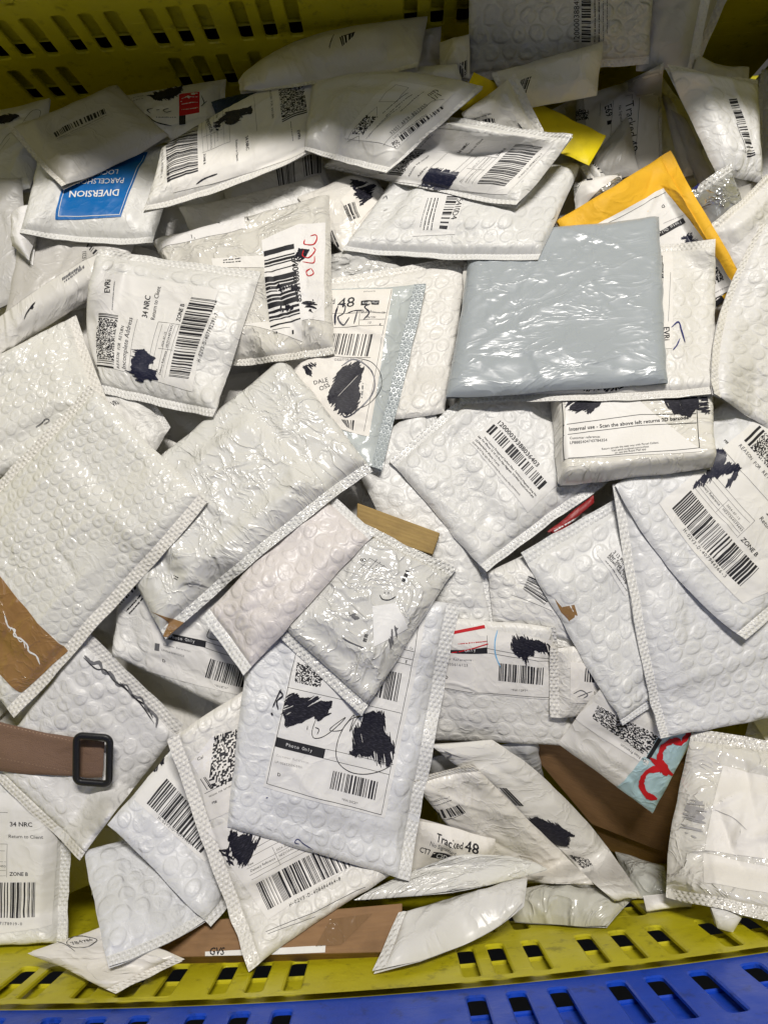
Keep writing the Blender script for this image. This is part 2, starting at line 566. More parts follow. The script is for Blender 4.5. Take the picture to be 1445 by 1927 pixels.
def rest_plane(quad, mids, tilt, poke, tau=0.93, clear=0.003):
    """plane in inverse depth (w = a+b*x+c*y) on which a sheet with this outline comes to rest"""
    g = np.linspace(0.03, 0.97, 20)
    u, v = np.meshgrid(g, g)
    p = coons(quad, mids, u, v)
    x, y = p[..., 0].ravel(), p[..., 1].ravel()
    W = w_at(x, y)
    xm, ym = x.mean(), y.mean()
    A = np.column_stack([np.ones_like(x), (x - xm) / 1000, (y - ym) / 1000])
    if tilt is not None:
        Zm = 1 / np.percentile(W, 70)
        q = np.asarray(quad, float)
        B = np.column_stack([np.ones(4), (q[:, 0] - xm) / 1000, (q[:, 1] - ym) / 1000])
        k = np.linalg.lstsq(B, 1 / (Zm + np.asarray(tilt, float)), rcond=None)[0]
    else:
        Wp = w_at(x, y, W_PRIOR)
        kp = np.linalg.lstsq(A, Wp, rcond=None)[0]
        k = np.linalg.lstsq(A, W, rcond=None)[0]
        n = len(x)
        for _ in range(30):
            r = W - A @ k
            wt = np.where(r > 0, tau, 1 - tau)
            M = A.T @ (A * wt[:, None]) + np.diag([0, 0.0006 * n, 0.0006 * n])
            k = np.linalg.solve(M, A.T @ (W * wt) + np.diag([0, 0.0006 * n, 0.0006 * n]) @ kp)
    r = W - A @ k
    lim = poke * np.mean(W) ** 2
    if tilt is not None:
        k[0] += np.percentile(r, 90)
    else:
        k[0] += max(0.0, np.percentile(r, 98) - lim)
    k[0] += clear * np.mean(W) ** 2
    return lambda px, py: k[0] + k[1] * (px - xm) / 1000 + k[2] * (py - ym) / 1000


SEAL = {'bubble_film': 'seal_film', 'slate_film': 'seal_film_slate', 'slate_film_pale': 'seal_film_slate', 'gloss_film': 'seal_film_gloss',
        'gloss_film_clear': 'seal_film_gloss', 'bubble_wrap_clear': 'seal_film', 'silver_film': 'seal_film_gloss'}
KIND = {  # thickness, edge radius, wrinkle height, creases
    'bubble': (0.012, 0.014, 0.0013, 10), 'poly': (0.011, 0.018, 0.0016, 9), 'gloss': (0.018, 0.020, 0.0015, 16),
    'flat': (0.003, 0.006, 0.0006, 3), 'boxy': (0.026, 0.009, 0.0007, 5), 'slate': (0.014, 0.016, 0.0011, 26)}
GROUP = 'returned parcels heaped in the crate'
COUNT = [0]


class Sheet:
    """one mailer lying on the heap: a closed pillow with flat sealed edges"""
    def __init__(self, name, cat, label, quad, mat='bubble_film', kind='bubble', seams=None, mids=None, tilt=None, T=None,
                 seal=None, sag=0.16, goods=True, curl=0.006, step=0.0026, poke=0.006, lift=0.0, group=GROUP, wr=1.0):
        COUNT[0] += 1
        rs = np.random.RandomState(COUNT[0] * 17 + 3)
        TINT[0] = float(rs.rand())
        nz = Noise(COUNT[0] * 31 + 1)
        mids = mids or {}; seams = seams or {}
        T0, rad, wrk, ncr = KIND[kind]
        T = T0 if T is None else T
        if kind != 'boxy':
            T *= 0.82
        plane = rest_plane(quad, mids, tilt, poke)
        q = np.asarray(quad, float)
        C3 = [at(q[i, 0], q[i, 1], 1 / plane(q[i, 0], q[i, 1])) for i in range(4)]
        M3 = {e: at(m[0], m[1], 1 / plane(m[0], m[1])) for e, m in mids.items()}
        d = lambda a, b: np.linalg.norm(C3[a] - C3[b])
        self.Wm, self.Hm = (d(0, 1) + d(3, 2)) / 2, (d(0, 3) + d(1, 2)) / 2
        step = max(step, math.sqrt(self.Wm * self.Hm / 12000))
        nu, nv = max(12, int(self.Wm / step)), max(12, int(self.Hm / step))
        # grid lines fall exactly on the seal edges
        def axis(n, L, a, b):
            k = np.linspace(0, 1, n)
            for s in ([a / L] if a else []) + ([1 - b / L] if b else []):
                k[np.argmin(np.abs(k - s))] = s
            return k
        us = axis(nu, self.Wm, seams.get(3, 0) / 1000, seams.get(1, 0) / 1000)
        vs = axis(nv, self.Hm, seams.get(0, 0) / 1000, seams.get(2, 0) / 1000)
        u, v = np.meshgrid(us, vs)
        n = np.cross(C3[1] - C3[0], C3[3] - C3[0]); n /= np.linalg.norm(n)
        if n @ (CAM_LOC - C3[0]) < 0:
            n = -n
        P = coons(C3, M3, u, v)
        mu, mv = u * self.Wm, v * self.Hm
        # uneven, hand-made edges
        wob = lambda s, k: (nz(s * 60, np.full_like(s, k)) - 0.5) * 0.0022 + (nz(s * 17, np.full_like(s, k + 9)) - 0.5) * 0.003
        eu = (C3[1] - C3[0]) / self.Wm; ev = (C3[3] - C3[0]) / self.Hm
        P = P + ev * (wob(mu, 1.5) * (1 - v) ** 8 + wob(mu, 3.5) * v ** 8)[..., None] + eu * (wob(mv, 5.5) * (1 - u) ** 8 + wob(mv, 7.5) * u ** 8)[..., None]
        px, py, Z = project(P)
        Wb = w_at(px, py)
        gap = 1 / Wb - Z                                  # metres of air below the sheet
        nb = max(1, int(0.008 / step))
        up = blur(dilate(np.maximum(0, -gap), 2 * nb), nb, 2)
        dn = blur(np.clip(gap, 0, 0.035), int(0.02 / step), 2) * sag
        Zb = Z - up + np.where(up > 0.0005, 0, dn)
        Zb = Z - up + dn * np.exp(-up / 0.002)
        Zb = Zb - lift
        base = at(px, py, Zb)
        # pillow profile between the seals
        s0, s1, s2, s3 = [seams.get(i, 0) / 1000 for i in range(4)]
        prof = lambda x: np.sqrt(np.maximum(0, 1 - (1 - np.clip(x / rad, 0, 1)) ** 2))
        du0, du1 = mu - s3, self.Wm - s1 - mu
        dv0, dv1 = mv - s0, self.Hm - s2 - mv
        f = prof(du0) * prof(du1) * prof(dv0) * prof(dv1)
        edge = np.minimum(np.minimum(du0, du1), np.minimum(dv0, dv1))
        inner = np.clip(edge / 0.012, 0, 1)
        t = T * f * (0.62 if goods else 1.0)
        if goods:                                        # what is packed inside
            gw, gh = rs.uniform(0.52, 0.8), rs.uniform(0.52, 0.8)
            gu, gv = 0.5 + rs.uniform(-1, 1) * (0.8 - gw) / 3, 0.5 + rs.uniform(-1, 1) * (0.8 - gh) / 3
            a = np.clip((gw / 2 - np.abs(u - gu)) * self.Wm / 0.022 + 0.5, 0, 1)
            b = np.clip((gh / 2 - np.abs(v - gv)) * self.Hm / 0.022 + 0.5, 0, 1)
            sm = lambda x: x * x * (3 - 2 * x)
            t = t + T * 0.45 * sm(a) * sm(b) * inner
        wrinkle = (nz.fbm(mu * 22, mv * 22, 2) - 0.5) * 1.6 + (nz.ridge(mu * 30 + 4, mv * 30, 2) - 0.3) * 0.8
        for k in range(ncr):                             # straight-ish creases
            th = rs.uniform(0, math.pi); x0, y0 = rs.uniform(0.1, 0.9) * self.Wm, rs.uniform(0.1, 0.9) * self.Hm
            dd = (mu - x0) * math.sin(th) - (mv - y0) * math.cos(th) + (nz(mu * 25, mv * 25) - 0.5) * 0.012
            al = (mu - x0) * math.cos(th) + (mv - y0) * math.sin(th)
            ln = rs.uniform(0.015, 0.05) * (2.2 if kind == 'slate' else 1)
            wd = rs.uniform(0.0022, 0.0055)
            wrinkle = wrinkle + rs.choice([1, 1, -1]) * rs.uniform(0.6, 1.7) * np.exp(-np.abs(dd) / wd) * np.exp(-(al / ln) ** 2)
        # puckers that fan in from the sealed ends
        for e, dist, along in ((0, dv0, mu), (2, dv1, mu), (3, du0, mv), (1, du1, mv)):
            amp = 1.1 if seams.get(e) else 0.6
            wrinkle = wrinkle + amp * (nz(along * 95, dist * 14 + e * 7) - 0.5) * np.exp(-np.maximum(dist, 0) / 0.020)
        t = t + wrk * wr * wrinkle * (0.15 + 0.85 * inner)
        # the flat seal itself waves a little
        t = t + np.where(edge < 0, (nz(mu * 45 + 3, mv * 45) - 0.3) * 0.0022, 0) + 0.0006
        # turned-up corners
        for (cu, cv) in ((0, 0), (1, 0), (1, 1), (0, 1)):
            r = np.hypot((u - cu) * self.Wm, (v - cv) * self.Hm)
            t = t + rs.uniform(-0.1, 1.0) * curl * np.exp(-(r / 0.022) ** 2)
        t = np.maximum(t, 0.0004)
        top = base + n * t[..., None]
        self.us, self.vs, self.top = us, vs, top
        self.n = n
        gu_ = np.gradient(top, axis=1); gv_ = np.gradient(top, axis=0)
        nn = np.cross(gu_, gv_); nn /= np.maximum(np.linalg.norm(nn, axis=-1, keepdims=True), 1e-12)
        if (nn @ n).mean() < 0:
            nn = -nn
        self.nrm = nn
        self.ppx, self.ppy, _ = project(top)
        cover(top)
        if name is None:
            return
        # ---- objects
        cen = base.mean((0, 1))
        root = thing(name, cen, label, cat, group)
        self.root = root
        uvs = np.stack([mu, -mv], -1).reshape(-1, 2)
        cu_ = (us[:-1] + us[1:]) / 2 * self.Wm; cv_ = (vs[:-1] + vs[1:]) / 2 * self.Hm
        cu2, cv2 = np.meshgrid(cu_, cv_)
        zone = np.full(cu2.shape, -1)
        for e, msk in ((0, cv2 < s0), (2, cv2 > self.Hm - s2), (3, cu2 < s3), (1, cu2 > self.Wm - s1)):
            zone[msk & (zone < 0)] = e
        V = top.reshape(-1, 3)
        fl = (np.cross(gu_, gv_).mean((0, 1)) @ n) < 0      # face winding: quads run down then right
        def faces(mask):
            f_ = grid_faces(nu, nv, mask)
            return f_ if fl else f_[:, ::-1]
        v1, f1, u1 = compact(V, faces(zone < 0), uvs)
        # underside at a coarser step, closed against the rim
        ju = np.unique(np.append(np.arange(0, nu, 4), nu - 1)); jv = np.unique(np.append(np.arange(0, nv, 4), nv - 1))
        bot = (base + n * 0.0002)[np.ix_(jv, ju)]
        bf = grid_faces(len(ju), len(jv))
        bf = bf[:, ::-1] if fl else bf
        bu = np.stack([mu, -mv], -1)[np.ix_(jv, ju)].reshape(-1, 2)
        vv = np.concatenate([v1, bot.reshape(-1, 3)]); ff = np.concatenate([f1, bf + len(v1)]); uu = np.concatenate([u1, bu])
        self.body = mesh_obj('pouch' if kind != 'flat' else 'sheet_body', vv, ff, mat, root, uu)
        for e in seams:
            if (zone == e).any():
                v2, f2, u2 = compact(V, faces(zone == e), uvs)
                mesh_obj('sealed_edge', v2, f2, seal or SEAL.get(mat, 'seal_film'), root, u2)

    # ---- mapping photo pixels onto the sheet
    def inv(self, pts):
        p = np.atleast_2d(np.asarray(pts, float))
        nv, nu = self.ppx.shape
        fx = np.empty(len(p)); fy = np.empty(len(p))
        st = max(1, min(nu, nv) // 24)
        sx, sy = self.ppx[::st, ::st], self.ppy[::st, ::st]
        for i, (x, y) in enumerate(p):
            k = np.argmin((sx - x) ** 2 + (sy - y) ** 2)
            fy[i], fx[i] = (k // sx.shape[1]) * st, (k % sx.shape[1]) * st
        h = max(2.0, nu / 24)
        for it in range(8):
            x0, y0 = self._s(self.ppx, fx, fy), self._s(self.ppy, fx, fy)
            xu, yu = (self._s(self.ppx, fx + h, fy) - self._s(self.ppx, fx - h, fy)) / (2 * h), (self._s(self.ppy, fx + h, fy) - self._s(self.ppy, fx - h, fy)) / (2 * h)
            xv, yv = (self._s(self.ppx, fx, fy + h) - self._s(self.ppx, fx, fy - h)) / (2 * h), (self._s(self.ppy, fx, fy + h) - self._s(self.ppy, fx, fy - h)) / (2 * h)
            det = xu * yv - xv * yu
            det = np.where(np.abs(det) < 1e-6, 1e-6, det)
            ex, ey = p[:, 0] - x0, p[:, 1] - y0
            fx = np.clip(fx + np.clip((ex * yv - ey * xv) / det, -20, 20), -nu * 0.3, nu * 1.3)
            fy = np.clip(fy + np.clip((ey * xu - ex * yu) / det, -20, 20), -nv * 0.3, nv * 1.3)
        return np.stack([fx, fy], -1)                     # in grid units

    @staticmethod
    def _s(A, fx, fy):
        """bilinear lookup with linear extrapolation"""
        nv, nu = A.shape[:2]
        i = np.clip(np.floor(fx).astype(int), 0, nu - 2); j = np.clip(np.floor(fy).astype(int), 0, nv - 2)
        a, b = fx - i, fy - j
        if A.ndim == 3:
            a, b = a[..., None], b[..., None]
        return (A[j, i] * (1 - a) + A[j, i + 1] * a) * (1 - b) + (A[j + 1, i] * (1 - a) + A[j + 1, i + 1] * a) * b

    def surf(self, g, off):
        nv, nu = self.ppx.shape
        fx = np.clip(g[..., 0], 0, nu - 1); fy = np.clip(g[..., 1], 0, nv - 1)
        nn = self._s(self.nrm, fx, fy)
        nn = nn / np.linalg.norm(nn, axis=-1, keepdims=True)
        return self._s(self.top, fx, fy) + nn * off

    def met(self, g):
        nv, nu = self.ppx.shape
        return np.stack([g[..., 0] * self.Wm / (nu - 1), -g[..., 1] * self.Hm / (nv - 1)], -1)

    def unmet(self, m):
        nv, nu = self.ppx.shape
        return np.stack([m[..., 0] * (nu - 1) / self.Wm, -m[..., 1] * (nv - 1) / self.Hm], -1)


# ------------------------------------------------------------------ print, labels, pens on a sheet
def quad_grid(s, pts, n, m):
    """m x n lattice (grid units) of the patch with the 4 photo corners pts (TL,TR,BR,BL in reading order)"""
    c = s.inv(pts)
    u, v = np.meshgrid(np.linspace(0, 1, n), np.linspace(0, 1, m))
    return coons(c, {}, u, v)


def orient(s, verts, faces):
    """turn faces to look out of the sheet"""
    faces = [tuple(f) for f in faces]
    acc = 0.0
    for f in faces[:40]:
        a, b, c = verts[f[0]], verts[f[1]], verts[f[2]]
        acc += np.cross(b - a, c - a) @ s.n
    return [f[::-1] for f in faces] if acc < 0 else faces


def emit(s, name, g_list, f_list, mat, parent, off):
    g = np.concatenate([x.reshape(-1, 2) for x in g_list])
    V = s.surf(g, off)
    return mesh_obj(name, V, orient(s, V, f_list), mat, parent, s.met(g))


def spline(pts, n=6):
    p = np.asarray(pts, float)
    if len(p) < 3:
        t = np.linspace(0, 1, 8)[:, None]
        return p[0] * (1 - t) + p[-1] * t
    q = np.concatenate([[2 * p[0] - p[1]], p, [2 * p[-1] - p[-2]]])
    out = []
    for i in range(1, len(q) - 2):
        for t in np.arange(n) / n:
            a, b, c, d = q[i - 1], q[i], q[i + 1], q[i + 2]
            out.append(0.5 * (2 * b + (c - a) * t + (2 * a - 5 * b + 4 * c - d) * t * t + (3 * b - a - 3 * c + d) * t ** 3))
    out.append(p[-1])
    return np.array(out)


def ribbon(m, w, rough=0.0, rs=None):
    d = np.gradient(m, axis=0)
    d /= np.maximum(np.linalg.norm(d, axis=1, keepdims=True), 1e-9)
    nrm = np.stack([-d[:, 1], d[:, 0]], -1)
    ww = np.full(len(m), w / 2)
    if rough:
        ww = ww * (1 + rough * (rs.rand(len(m)) - 0.5))
        k = np.minimum(np.arange(len(m)), np.arange(len(m))[::-1]); ww = ww * np.clip((k + 1) / 3, 0.3, 1)
    a, b = m + nrm * ww[:, None], m - nrm * ww[:, None]
    V = np.stack([a, b], 1).reshape(-1, 2)
    F = [(2 * i, 2 * i + 1, 2 * i + 3, 2 * i + 2) for i in range(len(m) - 1)]
    return V, F


PRINT_N = [0]


def draw(s, items, parent, off=0.00022):
    """items: (kind, points, *args) with points in photo pixels"""
    lines, words, pens = {}, {}, {}
    for it in items:
        k, pts = it[0], it[1]
        PRINT_N[0] += 1
        rs = np.random.RandomState(PRINT_N[0])
        if k == 'lab':
            sub = it[2] if len(it) > 2 else []
            mat = it[3] if len(it) > 3 else 'paper_white'
            nm = it[4] if len(it) > 4 else 'address_label'
            c = s.met(s.inv(pts))
            n = max(6, int(np.linalg.norm(c[1] - c[0]) / 0.002)); m = max(6, int(np.linalg.norm(c[3] - c[0]) / 0.002))
            g = quad_grid(s, pts, n, m)
            o = emit(s, nm, [g], grid_faces(n, m), mat, parent, off + 0.0004)
            draw(s, sub, o, off + 0.00065)
        elif k == 'bar':
            n = it[2]
            w = []
            while sum(w) < n:
                w.append(rs.choice([1, 1, 1, 2, 2, 3, 4]))
            e = np.concatenate([[0], np.cumsum(w)]) / sum(w)
            c = s.inv(pts); G, Fc = [], []
            cm = s.met(c)
            m = int(np.clip(max(np.linalg.norm(cm[3] - cm[0]), np.linalg.norm(cm[2] - cm[1])) / 0.0022, 8, 40))
            rows = np.linspace(0, 1, m)
            for i in range(0, len(w), 2):
                uu = np.stack([np.full(m, e[i]), np.full(m, e[i + 1])], 1); vv = np.stack([rows, rows], 1)
                base = sum(len(x.reshape(-1, 2)) for x in G)
                G.append(coons(c, {}, uu, vv))
                Fc += [(base + 2 * j, base + 2 * j + 1, base + 2 * j + 3, base + 2 * j + 2) for j in range(m - 1)]
            emit(s, 'barcode', G, Fc, INK[it[3]] if len(it) > 3 else 'black_ink', parent, off)
        elif k == 'code':
            nx, ny = it[2], it[3]
            c = s.inv(pts); G, Fc = [], []; nb = 0
            cells = rs.rand(ny, nx) < 0.52
            for j in range(ny):
                i = 0
                while i < nx:
                    if cells[j, i]:
                        i1 = i
                        while i1 < nx and cells[j, i1] and i1 - i < 6:
                            i1 += 1
                        uu = np.array([[i, i1], [i, i1]]) / nx; vv = np.array([[j, j], [j + 1.02, j + 1.02]]) / ny
                        G.append(coons(c, {}, uu, vv)); Fc.append((nb, nb + 1, nb + 3, nb + 2)); nb += 4
                        i = i1
                    else:
                        i += 1
            emit(s, 'printed_code', G, Fc, 'black_ink', parent, off)
        elif k == 'rect':
            c = s.met(s.inv(pts))
            n = max(3, int(np.linalg.norm(c[1] - c[0]) / 0.004)); m = max(3, int(np.linalg.norm(c[3] - c[0]) / 0.004))
            emit(s, it[3] if len(it) > 3 else 'colour_block', [quad_grid(s, pts, n, m)], grid_faces(n, m), INK.get(it[2], it[2]), parent, off)
        elif k == 'txt':
            t = it[2]; o = it[3] if len(it) > 3 else {}
            V, Fc, W = text_mesh(t, 'm' in o.get('s', ''))
            if not len(V):
                continue
            m = s.met(s.inv(pts)); d = m[1] - m[0]; L = np.linalg.norm(d); d = d / L
            sc = L / W
            hs = sc * o.get('h', 1.0)
            up = np.array([-d[1], d[0]])
            copies = [(0, 0)] + ([(0.035, 0), (0.018, 0.02)] if 'b' in o.get('s', '') else [])
            for (dx, dy) in copies:
                P = m[0] + np.outer((V[:, 0] + dx) * sc, d) + np.outer((V[:, 1] + dy) * hs, up)
                G, FF = words.setdefault(o.get('c', 'k'), ([], []))
                nb = sum(len(x) for x in G)
                G.append(s.unmet(P)); FF += [tuple(nb + i for i in f) for f in Fc]
        elif k == 'dash':                                  # print too small to read: short strokes
            m = s.met(s.inv(pts)); d = m[1] - m[0]; L = np.linalg.norm(d); d = d / L; up = np.array([-d[1], d[0]])
            h = it[2] / 1000; x = 0
            col = it[3] if len(it) > 3 else 'g'
            while x < L:
                w = rs.uniform(0.5, 2.6) * h
                P = [m[0] + d * (x + a) + up * b for a, b in ((0, 0), (min(w, L - x), 0), (min(w, L - x), h * rs.uniform(0.6, 1)), (0, h * 0.7))]
                G, FF = words.setdefault(col, ([], []))
                nb = sum(len(q) for q in G)
                G.append(s.unmet(np.array(P))); FF.append((nb, nb + 1, nb + 2, nb + 3))
                x += w + h * rs.choice([0.25, 0.3, 0.9])
        elif k == 'ln':
            m = s.met(s.inv(np.asarray(pts, float)))
            seg = []
            for a, b in zip(m[:-1], m[1:]):
                t = np.linspace(0, 1, max(2, int(np.linalg.norm(b - a) / 0.004) + 1))[:, None]
                seg.append(a * (1 - t) + b * t)
            for sg in seg:
                V, Fc = ribbon(sg, it[2] / 1000)
                G, FF = lines.setdefault(it[3] if len(it) > 3 else 'k', ([], []))
                nb = sum(len(x) for x in G)
                G.append(s.unmet(V)); FF += [tuple(nb + i for i in f) for f in Fc]
        elif k == 'pen':
            V, Fc = ribbon(s.met(s.inv(spline(pts))), it[2] / 1000, 0.5, rs)
            G, FF = pens.setdefault(it[3] if len(it) > 3 else 'm', ([], []))
            nb = sum(len(x) for x in G)
            G.append(s.unmet(V)); FF += [tuple(nb + i for i in f) for f in Fc]
        elif k == 'blob':
            m = s.met(s.inv(pts)); st = 0.0006
            holes = it[3] if len(it) > 3 else 0.0
            lo, hi = m.min(0) - 0.003, m.max(0) + 0.003
            nx, ny = [max(4, min(190, int(v))) for v in (hi - lo) / st]
            X, Y = np.meshgrid(np.linspace(lo[0], hi[0], nx), np.linspace(lo[1], hi[1], ny))
            nz = Noise(PRINT_N[0] + 500)
            a_ = PRINT_N[0] * 1.3                        # the pen went to and fro along one direction
            U = X * math.cos(a_) + Y * math.sin(a_); Vv = Y * math.cos(a_) - X * math.sin(a_)
            jag = (nz(U * 12, Vv * 330) - 0.5) * 0.0075
            Xj = X + jag * math.cos(a_) + (nz(X * 130, Y * 130) - 0.5) * 0.0040
            Yj = Y + jag * math.sin(a_) + (nz(X * 130 + 9, Y * 130) - 0.5) * 0.0040
            ins = np.zeros(X.shape, bool)
            for a, b in zip(m, np.roll(m, -1, 0)):
                cr = ((a[1] > Yj) != (b[1] > Yj)) & (Xj < (b[0] - a[0]) * (Yj - a[1]) / (b[1] - a[1] + 1e-12) + a[0])
                ins ^= cr
            if holes:
                h = nz(U * 45 + 3, Vv * 420) * 0.7 + nz(X * 70, Y * 70 + 4) * 0.3
                ins &= h > holes * 0.8 + 0.12
            G, Fc = [], []
            i0 = np.arange(nx * ny).reshape(ny, nx)
            cell = ins[:-1, :-1] & ins[1:, 1:]
            f = np.stack([i0[:-1, :-1], i0[:-1, 1:], i0[1:, 1:], i0[1:, :-1]], -1)[cell]
            if not len(f):
                continue
            P = np.stack([X, Y], -1).reshape(-1, 2)
            used = np.unique(f); idx = np.zeros(len(P), int); idx[used] = np.arange(len(used))
            SV, SF, nb = [P[used]], [tuple(r) for r in idx[f]], len(used)
            ca, sa = math.cos(a_), math.sin(a_)
            mu_ = np.stack([m[:, 0] * ca + m[:, 1] * sa, m[:, 1] * ca - m[:, 0] * sa], -1)
            y = mu_[:, 1].min() + .0006
            while y < mu_[:, 1].max():
                xs = []
                for a, c2 in zip(mu_, np.roll(mu_, -1, 0)):
                    if (a[1] > y) != (c2[1] > y):
                        xs.append(a[0] + (c2[0] - a[0]) * (y - a[1]) / (c2[1] - a[1]))
                xs.sort()
                for x0, x1 in zip(xs[::2], xs[1::2]):
                    if x1 - x0 < .002 or rs.rand() < holes * .9:
                        continue
                    x0 -= rs.uniform(-.003, .0035); x1 += rs.uniform(-.003, .0035)
                    t = np.linspace(0, 1, 9)
                    lx = x0 + (x1 - x0) * t; ly = y + rs.uniform(-.0015, .0015) * t + rs.uniform(-.0012, .0012) * 4 * t * (1 - t)
                    rv, rf = ribbon(np.stack([lx * ca - ly * sa, lx * sa + ly * ca], -1), rs.uniform(.0011, .0022), .5, rs)
                    SV.append(rv); SF += [tuple(q + nb for q in z) for z in rf]; nb += len(rv)
                y += rs.uniform(.0009, .0020)
            emit(s, 'marker_blot', [s.unmet(v) for v in SV], SF, INK.get(it[2] if len(it) > 2 else 'm'), parent, max(off + 0.0002, 0.0011))
    for col, (G, FF) in lines.items():
        emit(s, 'ruled_line', G, FF, INK[col], parent, off + 0.00005)
    for col, (G, FF) in words.items():
        emit(s, 'lettering', G, FF, INK[col], parent, off + (0.0004 if col == 'w' else 0.0001))
    for col, (G, FF) in pens.items():
        emit(s, 'pen_stroke', G, FF, INK[col], parent, max(off + 0.00025, 0.0012))


class Crop:
    """coordinates read off an enlarged crop of the photograph"""
    def __init__(self, x, y, k):
        self.x, self.y, self.k = x, y, k

    def __call__(self, *p):
        if len(p) == 2 and not isinstance(p[0], (tuple, list)):
            return (self.x + p[0] * self.k, self.y + p[1] * self.k)
        return [(self.x + a * self.k, self.y + b * self.k) for a, b in p]

    def on(self, items):
        out = []
        for it in items:
            it = list(it)
            it[1] = [(self.x + a * self.k, self.y + b * self.k) for a, b in it[1]]
            if it[0] == 'lab' and len(it) > 2:
                it[2] = self.on(it[2])
            out.append(tuple(it))
        return out


cA, cB, cC = Crop(0, 0, .34602), Crop(400, 0, .34602), Crop(850, 0, .41176)
cD, cE, cF = Crop(0, 400, .34602), Crop(400, 400, .34602), Crop(850, 400, .41176)
cG, cH, cI = Crop(0, 850, .34602), Crop(400, 850, .34602), Crop(850, 850, .41176)
cJ, cK, cL = Crop(0, 1350, .34602), Crop(400, 1350, .34602), Crop(850, 1350, .41176)
cN, cO, cQ = Crop(480, 1150, .27682), Crop(560, 130, .3737), Crop(1160, 780, .22837)
cR, cS, cT = Crop(0, 130, .33218), Crop(0, 1560, .33218), Crop(1040, 280, .28028)
cU, cV, cX = Crop(640, 880, .31834), Crop(700, 1380, .43599), Crop(1180, 1330, .22306)


def on_quad(q, items):
    """items given in 0..1 label coordinates -> photo pixels"""
    c = np.asarray(q, float)

    def f(p):
        u, v = p
        r = c[0] * (1 - u) * (1 - v) + c[1] * u * (1 - v) + c[2] * u * v + c[3] * (1 - u) * v
        return (r[0], r[1])
    return [(it[0], [f(p) for p in it[1]]) + tuple(it[2:]) for it in items]


def return_label(number, reason='', blot=None, extra=None):
    """print of the courier's return label in 0..1 label coordinates"""
    L = [
        ('bar', [(.03, .0), (.10, .0), (.10, .19), (.03, .19)], 9),
        ('code', [(.11, .0), (.56, .0), (.56, .19), (.11, .19)], 64, 22),
        ('bar', [(.57, .0), (.62, .0), (.62, .19), (.57, .19)], 9),
        ('txt', [(.84, .09), (.99, .09)], 'EVRi', {'s': 'b'}),
        ('dash', [(.66, .13), (.98, .13)], 1.1),
        ('txt', [(.03, .26), (.50, .26)], 'REASON FOR RETURN', {'s': 'm'}),
        ('ln', [(.0, .38), (.60, .38)], .3),
        ('txt', [(.62, .47), (.87, .47)], '34 NRC', {'s': 'b'}),
        ('txt', [(.61, .545), (.985, .545)], 'Return to Client', {}),
        ('ln', [(.0, .585), (.60, .585), (.60, .80)], .3),
        ('ln', [(.0, .63), (.58, .63)], .25),
        ('txt', [(.02, .685), (.08, .685)], 'Date', {}),
        ('txt', [(.02, .735), (.29, .735)], 'Delivery Reference', {}),
        ('txt', [(.33, .685), (.50, .685)], '2024-07-15', {'s': 'm'}),
        ('txt', [(.33, .735), (.59, .735)], 'H02V3A4079493', {'s': 'm'}),
        ('ln', [(.31, .64), (.31, .79)], .3), ('ln', [(.0, .70), (.59, .70)], .25), ('ln', [(.0, .755), (.59, .755)], .25), ('ln', [(.0, .79), (.59, .79)], .25),
        ('txt', [(.63, .79), (.83, .79)], 'ZONE B', {'s': 'b'}),
        ('bar', [(.02, .83), (.93, .83), (.93, 1.06), (.02, 1.06)], 150),
        ('txt', [(.22, 1.115), (.78, 1.115)], number, {'s': 'm'}),
    ]
    if reason:
        L.append(('txt', [(.03, .335), (.03 + .032 * len(reason), .335)], reason, {}))
    if blot:
        L.append(('blob', blot, 'n', .18))
    return L + (extra or [])


# ------------------------------------------------------------------ the pallet crate and the floor
def slab(name, x0, x1, y0, y1, z, mat, **kw):
    o = mesh_obj(name, [(x0, y0, z), (x1, y0, z), (x1, y1, z), (x0, y1, z)], [(0, 1, 2, 3)], mat, None, [(0, 0), (1, 0), (1, 1), (0, 1)], smooth=False)
    for k, v in kw.items():
        o[k] = v
    return o


slab('floor', -9, 9, -9, 9, 0.0, 'concrete', kind='structure')


class Wall:
    """moulded wall panel: a plane through a photo pixel at depth Z whose uprights run towards the pixel vp"""
    def __init__(self, px, Z, vp, inward):
        self.O = at(*px, Z)
        ev = -rays(*vp); ev /= np.linalg.norm(ev)
        ex = np.array([1.0, 0, 0]); ex -= ev * (ex @ ev); ex /= np.linalg.norm(ex)
        n = np.cross(ex, ev)
        self.ex, self.ev, self.n = ex, ev, n if n @ np.array([0, inward, 0]) > 0 else -n

    def st(self, px, py):
        d = rays(px, py)
        t = ((self.O - CAM_LOC) @ self.n) / (d @ self.n)
        P = CAM_LOC + d * t - self.O
        return float(P @ self.ex), float(P @ self.ev)

    def pt(self, s, t, d):
        bow = self.bow(s) if hasattr(self, 'bow') else 0.0
        return self.O + self.ex * s + self.ev * t + self.n * (d - bow)


def rrect(x0, x1, y0, y1, r, k=4):
    out = []
    for cx_, cy_, a0 in ((x1 - r, y1 - r, 0), (x0 + r, y1 - r, 90), (x0 + r, y0 + r, 180), (x1 - r, y0 + r, 270)):
        for i in range(k + 1):
            a = R(a0 + 90 * i / k)
            out.append((cx_ + r * math.cos(a), cy_ + r * math.sin(a)))
    return out


